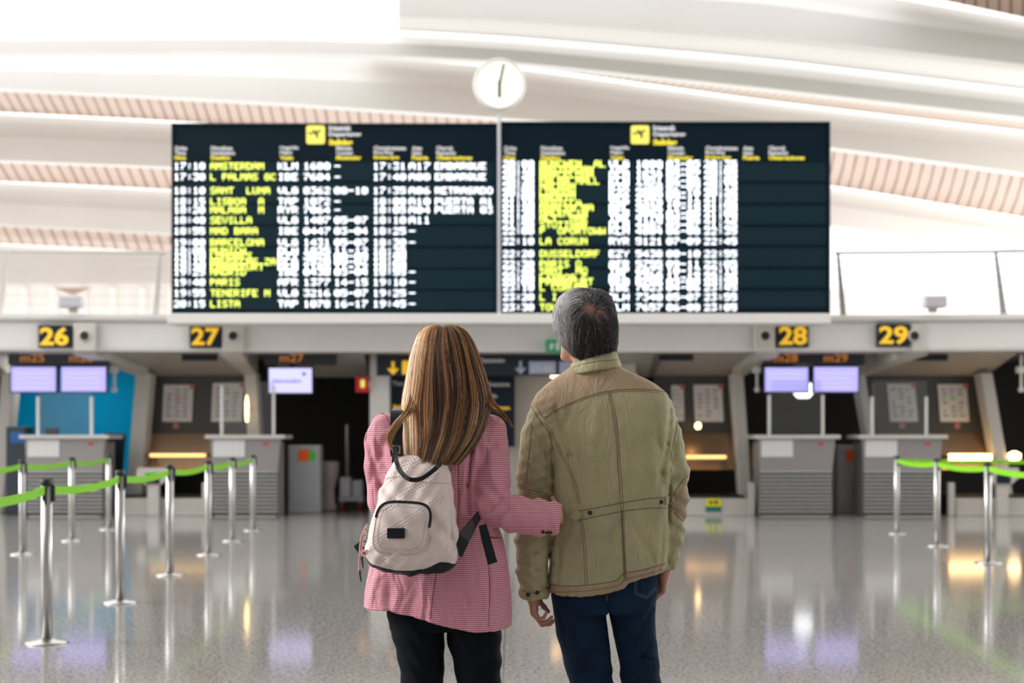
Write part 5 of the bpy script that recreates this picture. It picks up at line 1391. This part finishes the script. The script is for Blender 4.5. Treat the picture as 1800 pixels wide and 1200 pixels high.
# black trousers
bt = mat('black_trousers', (.003,.005,.009), .8, spec=.12, bump=.2, bscale=300)
V = Vox(axis([(XW(672),XW(895),.0055)]), axis([(4.63,4.88,.006)]), axis([(.06,ZW(1020),.0055)]))
V.table([(ZW(1025),XW(685),XW(880),4.66,4.85,2.3),(ZW(1080),XW(681),XW(881),4.655,4.855,2.3),(ZW(1106),XW(684),XW(881),4.665,4.85,2.3)], .02)
V.limb([(pw(729,1075),.090),(pw(736,1115),.086),(pw(741,1160),.076),(pw(743,1200),.070),(pw(747,1290,4.755),.062),(pw(751,1385,4.76),.052)], .006)
V.limb([(pw(832,1075),.090),(pw(833,1115),.091),(pw(839,1160),.080),(pw(842,1200),.072),(pw(845,1290,4.755),.062),(pw(847,1385,4.76),.052)], .006)
Xg, Yg, Zg = V.grid(); V.f += (.002*np.sin(Zg*80+Xg*60+2*np.sin(Xg*40))).astype('f')
V.mesh('trousers', bt, wom, smooth=1)
V = Vox(axis([(XW(751)-.08,XW(847)+.08,.006)]), axis([(4.66,5.02,.006)]), axis([(-.01,.16,.006)]))
shm = mat('white_sneaker', (.6,.58,.55), .5)
for px in (751, 847):
    V.f[:] = 1; shoe(V, XW(px), 4.76, -4 if px < 800 else 4); V.f = np.maximum(V.f, .002-V.grid()[2]).astype('f'); V.mesh('shoe', shm, wom)

# long hair
hw_ = mat('brown_hair', (.3,.2,.1), .38, attr='Col', spec=.5)
WS = Shell([(573,769,789,4.725,4.745),(575,756,802,4.70,4.77),(581,744,815,4.675,4.80),(592,735,826,4.65,4.83),(610,728,835,4.63,4.85),(640,721,846,4.612,4.86),(672,716,856,4.60,4.86),(705,711,862,4.592,4.84),(735,712,856,4.585,4.80),(765,716,845,4.572,4.75),(790,719,828,4.555,4.72),(815,722,806,4.535,4.70)], KW)
def ulw(th):
    a = abs(math.degrees(th)); return float(np.interp(a, [0,95,115,130,145,180], [11,11,10,6.2,2.6,2.0]))
R_ = np.random.RandomState(4); g = []; T_, U_ = 80, 34
for i in range(T_+1):
    th = -math.pi+2*math.pi*i/T_; um = ulw(th); um = min(um, 10.2)
    g.append(WS.pt(np.linspace(0, um, U_), np.full(U_, th), -.009))
g = np.array(g).reshape(-1,3); idx = np.arange((T_+1)*U_).reshape(T_+1, U_); q = np.stack([idx[:-1,:-1], idx[:-1,1:], idx[1:,1:], idx[1:,:-1]], -1).reshape(-1,4)
hairW = fast_mesh('hair', g, q, hw_, wom, col=np.tile(np.array((.05,.026,.015)), (len(g),1)))
sf = hairW.modifiers.new('thick', 'SOLIDIFY'); sf.thickness = .012; sf.offset = -1
DK, MD, LT, BL = [np.array(c) for c in ((.012,.005,.003),(.10,.038,.016),(.50,.23,.075),(.85,.62,.38))]
def hcol(th, rs):
    v = .5+.5*math.sin(th*17+1.3)*.7+.35*math.sin(th*41+.6)+R_.normal(0,.22)
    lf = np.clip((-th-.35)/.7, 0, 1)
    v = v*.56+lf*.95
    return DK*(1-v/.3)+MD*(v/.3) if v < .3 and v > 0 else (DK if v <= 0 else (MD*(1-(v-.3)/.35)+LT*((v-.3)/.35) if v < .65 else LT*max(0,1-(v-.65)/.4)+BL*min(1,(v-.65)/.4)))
S, N = 9500, 20; P_ = np.zeros((S,N,3)); C_ = np.zeros((S,3)); RD = np.zeros((S,N))
for k in range(S):
    th = R_.uniform(-math.pi, math.pi) if k < 1200 else R_.uniform(-2.3, 2.3)
    um = ulw(th); u0 = 0 if R_.rand() < .45 else R_.uniform(0, 3); u0 = min(u0, um*.5)
    u1 = um-R_.exponential(.45) if R_.rand() < .8 else R_.uniform(7,um) if um > 8 else um
    u1 = max(u1, u0+1); u = np.linspace(u0, min(u1, 10.99), N)
    cl = round(th*9+R_.normal(0,.25))/9                # strands gather into locks towards the ends
    s_ = np.clip((u-3)/8, 0, 1); tt = th+(cl-th)*s_*.75+.03*np.sin(u*1.1+th*6)+R_.normal(0,.02)*u/6
    p = WS.pt(u, tt, 0); lock = .006*math.cos((th*9-round(th*9))*math.pi)*1.0
    lift = -.006+.009*R_.rand()+lock*s_
    p += (WS.pt(u, tt, .01)-p)*(lift/.01)[:,None]
    c = hcol(th if R_.rand() < .85 else R_.uniform(-2,2), 0); C_[k] = c*R_.uniform(.55,1.45); P_[k] = p
    RD[k] = .0009*R_.uniform(.6,1.5)*np.interp(np.linspace(0,1,N), [0,.1,.8,1], [.6,1,.9,.2])
child(strands('hair_strands', P_, RD, C_, hw_, None, Hw), hairW)
# stray locks: left curl over the strap, right flick over the shoulder, flyaways
LP = []; LC = []
def lock(path, n, spread, cs, ylist):
    sp_ = smooth_path(path); ys = np.interp(np.linspace(0,1,len(sp_)), np.linspace(0,1,len(ylist)), ylist)
    base = np.array([pw(a, b, y) for (a, b), y in zip(sp_, ys)]); t0 = np.linspace(0,1,len(base))
    for _ in range(n):
        e = R_.uniform(.86,1); t = np.linspace(0, e, N); q = np.stack([np.interp(t, t0, base[:,i]) for i in range(3)], 1)
        q += np.array([R_.normal(0,spread), R_.normal(0,spread*.6), R_.normal(0,spread*.5)])[None,:]*(1-.55*t[:,None])
        q[:,0] += .002*np.sin(t*5+R_.uniform(0,6)); LP.append(q); LC.append(cs[R_.randint(len(cs))]*R_.uniform(.8,1.2))
lock([(728,690),(722,722),(704,745),(692,765),(694,782),(704,793),(712,800)], 110, .0045, [LT,LT,MD,BL], [4.66,4.60,4.575,4.57,4.57,4.568,4.565])
lock([(735,690),(730,720),(712,742),(700,760),(696,778)], 60, .005, [LT,BL,MD], [4.66,4.60,4.575,4.57,4.57])
lock([(857,680),(866,705),(880,722),(893,738),(902,752)], 90, .0040, [MD,LT,LT], [4.70,4.66,4.64,4.64,4.64])
lock([(850,690),(862,715),(878,728),(890,742)], 60, .005, [MD,LT,DK], [4.70,4.65,4.63,4.63])
for _ in range(16):
    th = R_.uniform(-1.9,1.9); u = np.linspace(R_.uniform(0,6), R_.uniform(6.5,10), N); p = WS.pt(u, th+.1*np.sin(u+R_.rand()*6), R_.uniform(.004,.012)); LP.append(p); LC.append(LT)
LP = np.array(LP); LC = np.array(LC); child(strands('stray_locks', LP, np.tile(.0008*np.linspace(1,.3,N), (len(LP),1)), LC, hw_, None, Hw), hairW)

# =================================================================== BACKPACK
KP = 552.0
XP = lambda p: (p-900)/KP
ZP = lambda p: CH-(p-HOR)/KP
pack = thing('backpack', 'pale beige backpack with black straps and black blank patch on the woman\'s back', 'backpack', (XP(725), 4.55, ZP(1006)))
def quilt_mat():
    m = mat('quilted_nylon', (.68,.575,.54), .55, sheen=.15); nt = m.node_tree; b = nt.nodes['Principled BSDF']
    tc = nt.nodes.new('ShaderNodeTexCoord'); sp = nt.nodes.new('ShaderNodeMapping'); sp.inputs['Rotation'].default_value = (0, math.radians(32), 0)
    nt.links.new(tc.outputs['Object'], sp.inputs[0])
    v = nt.nodes.new('ShaderNodeTexVoronoi'); v.inputs['Scale'].default_value = 105; v.inputs['Randomness'].default_value = .25; nt.links.new(sp.outputs[0], v.inputs['Vector'])
    w_ = nt.nodes.new('ShaderNodeTexWave'); w_.inputs['Scale'].default_value = 4.2; w_.bands_direction = 'Z'; nt.links.new(sp.outputs[0], w_.inputs['Vector'])
    g1 = nt.nodes.new('ShaderNodeMath'); g1.operation = 'GREATER_THAN'; g1.inputs[1].default_value = .55; nt.links.new(w_.outputs['Fac'], g1.inputs[0])
    g2 = nt.nodes.new('ShaderNodeMath'); g2.operation = 'MULTIPLY'; nt.links.new(v.outputs['Distance'], g2.inputs[0]); nt.links.new(g1.outputs[0], g2.inputs[1])
    bp = nt.nodes.new('ShaderNodeBump'); bp.inputs['Strength'].default_value = .55; bp.inputs['Distance'].default_value = .006; nt.links.new(g2.outputs[0], bp.inputs['Height'])
    nt.links.new(bp.outputs[0], b.inputs['Normal']); return m
qm = quilt_mat(); blk = mat('black_leather', (.005,.007,.012), .4, spec=.3, bump=.15, bscale=200)
PR = [(798,697,779,4.565,4.61,2.4),(806,690,786,4.545,4.615,2.6),(830,680,791,4.515,4.62,2.8),(860,668,796,4.495,4.62,3),(900,655,802,4.475,4.62,3),(940,645,805,4.462,4.615,3),(975,641,804,4.458,4.61,3),(992,648,800,4.463,4.605,2.8),(1003,668,790,4.48,4.60,2.6),(1009,700,770,4.50,4.59,2.4)]
def packf(V, grow=0):
    V.table([(ZP(a),XP(b)-grow,XP(c)+grow,d-grow,e+grow,g) for a,b,c,d,e,g in PR], 0)
    Xg, Yg, Zg = V.grid()
    V.f += (.0032*np.sin(Xg*60+Zg*35+2.2*np.sin(Zg*24+Xg*18))+.0016*np.sin(Xg*130-Zg*90)).astype('f')
    folds(V, [([(788,830),(800,880)],.004,.008),([(796,880),(803,950)],.006,.006),([(700,812),(690,860)],.003,.010),([(785,960),(800,930)],.005,.007)], 4.56)
gx = axis([(XP(625),XP(815),.0036)]); gy = axis([(4.42,4.65,.0042)]); gz = axis([(ZP(1020),ZP(788),.0036)])
V = Vox(gx, gy, gz); packf(V); pb = V.mesh('bag_body', qm, pack, smooth=2); o_ = pb
V = Vox(gx, gy, gz); packf(V, .003); Xg, Yg, Zg = V.grid()
bz_ = np.interp(V.xs, XP(np.array([636,655,690,720,750,775,792,808.])), ZP(np.array([978,990,1000,1001,997,985,988,999.])))[:,None,None]
bz_ = bz_+(Yg-4.46)*.15
V.f = np.maximum(V.f, Zg-bz_).astype('f'); V.mesh('base_panel', blk, pack, smooth=1)
PB = bvh(pb)
# front pocket: bulging rounded panel
V = Vox(axis([(XP(640),XP(775),.003)]), axis([(4.40,4.50,.003)]), axis([(ZP(990),ZP(865),.003)]))
Xg, Yg, Zg = V.grid(); K2 = 560.
pcx, pcz = (706-900)/K2, CH-(928-HOR)/K2; a_, b_ = 50/K2, 48/K2
cs, sn = math.cos(math.radians(-3)), math.sin(math.radians(-3)); u = ((Xg-pcx)*cs+(Zg-pcz)*sn)/a_; v = (-(Xg-pcx)*sn+(Zg-pcz)*cs)/b_
u = u-(.10*v)
q = (np.abs(u)**4+np.abs(v)**4)**.25
front = 4.438+.022*q**3+.0022*np.sin(Xg*90+Zg*60)
V.f = np.maximum((q-1)*.08, front-Yg).astype('f'); V.f = np.maximum(V.f, Yg-4.49).astype('f')
fp = V.mesh('front_pocket', qm, pack, smooth=2); FB = bvh(fp)
def q2p(u_, v_):
    u_ = u_+.10*v_; x = pcx+(u_*a_*cs-v_*b_*sn); z = pcz+(u_*a_*sn+v_*b_*cs); return (900+x*K2, HOR-(z-CH)*K2)
def sup(t): 
    c, s = math.cos(t), math.sin(t); r = (abs(c)**4+abs(s)**4)**-.25; return c*r, s*r
def ring(t0, t1, sc=.97, n=40): return [q2p(*[w_*sc for w_ in sup(math.radians(t0+(t1-t0)*i/n))]) for i in range(n+1)]
zp = MB(); seam(zp, FB, ring(5,160,.955), r=.0045, lift=.001, sm=False); child(zp.obj('zip', blk, None), fp)
s = MB(); seam(s, FB, ring(160,365,.95), r=.0014, sm=False); seam(s, FB, ring(0,360,.80), r=.0006, sm=False); child(s.obj('piping', mat('beige_piping', (.5,.41,.38), .6), None), fp)
h0 = hit(FB, 696, 937, .002)
pt_ = MB(); wpx = 15.5/558; hpx = 9/558; pol = []
for cx_, cz_, a0 in ((1,1,0),(-1,1,90),(-1,-1,180),(1,-1,270)):
    for k in range(5): a = math.radians(a0+k*22.5); pol.append((h0.x+cx_*(wpx-.004)+.004*math.cos(a), h0.z+cz_*(hpx-.004)+.004*math.sin(a)))
pt_.prism(pol, h0.y-.004, h0.y+.004); child(pt_.obj('patch', blk, None, bevel=.001), fp)
# yoke seam on the bag, top handle, shoulder straps, side straps
s = MB(); seam(s, PB, [(676,842),(700,838),(740,846),(790,850)], r=.001); s.obj('seam', mat('beige_seam', (.42,.34,.31), .7), pack)
hp = [pw(a,b,4.0) for a,b in ()]
def pp(px, py, y): return P(px, py, y)
hpath = smooth_path([(694,782),(696,806),(704,828),(720,842),(740,841),(760,828),(775,814)])
hy_ = np.interp(np.linspace(0,1,len(hpath)), [0,.2,.5,.9,1], [4.545,4.50,4.465,4.50,4.53])
MB().ribbon([pp(a,b,y) for (a,b),y in zip(hpath, hy_)], (0,1,.25), .004, .014).obj('top_handle', blk, pack)
MB().ribbon([pp(a,b,y) for (a,b),y in zip(smooth_path([(690,775),(697,800),(697,812)]), np.linspace(4.60,4.54,30))], (1,0,0), .03, .006).obj('strap_anchor', blk, pack)
bkp = mat('brass', (.7,.5,.25), .25, 1)
bk_ = MB(); bk_.tube([pp(691,783,4.54),pp(703,784,4.54),pp(703,796,4.535),pp(691,795,4.535),pp(691,783,4.54)], .0014, 6); bk_.obj('buckle', bkp, pack)
sp1 = smooth_path([(701,719),(698,728),(697,750),(696,775),(698,800)])
MB().ribbon([pp(a,b,y) for (a,b),y in zip(sp1, np.interp(np.linspace(0,1,len(sp1)),[0,.12,.35,.7,1],[4.75,4.665,4.628,4.60,4.56]))], (1,0,0), .042, .006).obj('shoulder_strap', blk, pack)
sp2 = [(820,722,4.75),(818,730,4.66),(815,760,4.625),(800,790,4.61),(785,806,4.59)]
MB().ribbon([pp(*q) for q in sp2], (1,0,0), .04, .006).obj('shoulder_strap', blk, pack)
MB().ribbon([pp(798,968,4.55),pp(815,945,4.57),pp(832,920,4.60),pp(842,905,4.64)], (0,.2,1), [.065,.045,.032,.028], .005).obj('side_strap', blk, pack)
MB().ribbon([pp(848,922,4.60),pp(855,950,4.595),pp(866,990,4.59)], (1,0,0), [.026,.030,.032], .004).obj('strap_end', blk, pack)
MB().ribbon([pp(644,948,4.56),pp(636,958,4.56),pp(626,966,4.56)], (0,.2,1), [.03,.028,.026], .004).obj('side_strap', blk, pack)
# key charm: chain, heart, cord and tassel
ch = thing('key_charm', 'silver heart charm and pink cord hanging at the left side of the beige backpack', 'charm', pp(640,935,4.44))
m = MB()
for i in range(7):
    c0 = pp(645-i*.8, 925+i*5.2, 4.435); a = i % 2
    m.tube([c0+Vector((.006*math.cos(t)*(1 if a else .3), .006*math.cos(t)*(.3 if a else 1), .008*math.sin(t))) for t in np.linspace(0, 2*math.pi, 12)], .0012, 5, close=False)
m.obj('chain', M['chrome'], ch)
hc = pp(640, 972, 4.43); sc_ = .0013
hpt = [(16*math.sin(t)**3, 13*math.cos(t)-5*math.cos(2*t)-2*math.cos(3*t)-math.cos(4*t)) for t in np.linspace(0, 2*math.pi, 33)[:-1]]
MB().prism([(hc.x-a*.0009, hc.z+b*.0009) for a, b in hpt], hc.y, hc.y+.006).obj('heart', M['chrome'], ch)
MB().prism([(hc.x-a*.00065, hc.z+b*.00065) for a, b in hpt], hc.y-.001, hc.y).obj('heart_enamel', mat('white_enamel', (.8,.78,.78), .2), ch)
MB().prism([(hc.x-a*.0004, hc.z+b*.0004) for a, b in hpt], hc.y-.002, hc.y-.001).obj('heart_centre', mat('red_enamel', (.6,.05,.06), .2), ch)
MB().tube([pp(a,b,4.44) for a,b in smooth_path([(643,925),(635,945),(632,975),(631,1005)])], .003, 7).obj('cord', mat('salmon_cord', (.7,.32,.27), .6), ch)
MB().tube([pp(a,b,4.435) for a,b in smooth_path([(645,925),(638,950),(636,980)])], .002, 7).obj('cord', bpy.data.materials['salmon_cord'], ch)
nb = mat('navy_bead', (.01,.03,.07), .35)
MB().tube([pp(632,1002,4.44),pp(633,1012,4.44),pp(635,1022,4.44)], .004, 8, .0022).obj('bead', nb, ch)
MB().tube([pp(636,978,4.435),pp(637,988,4.435),pp(638,998,4.435)], .004, 8, .0022).obj('bead', nb, ch)
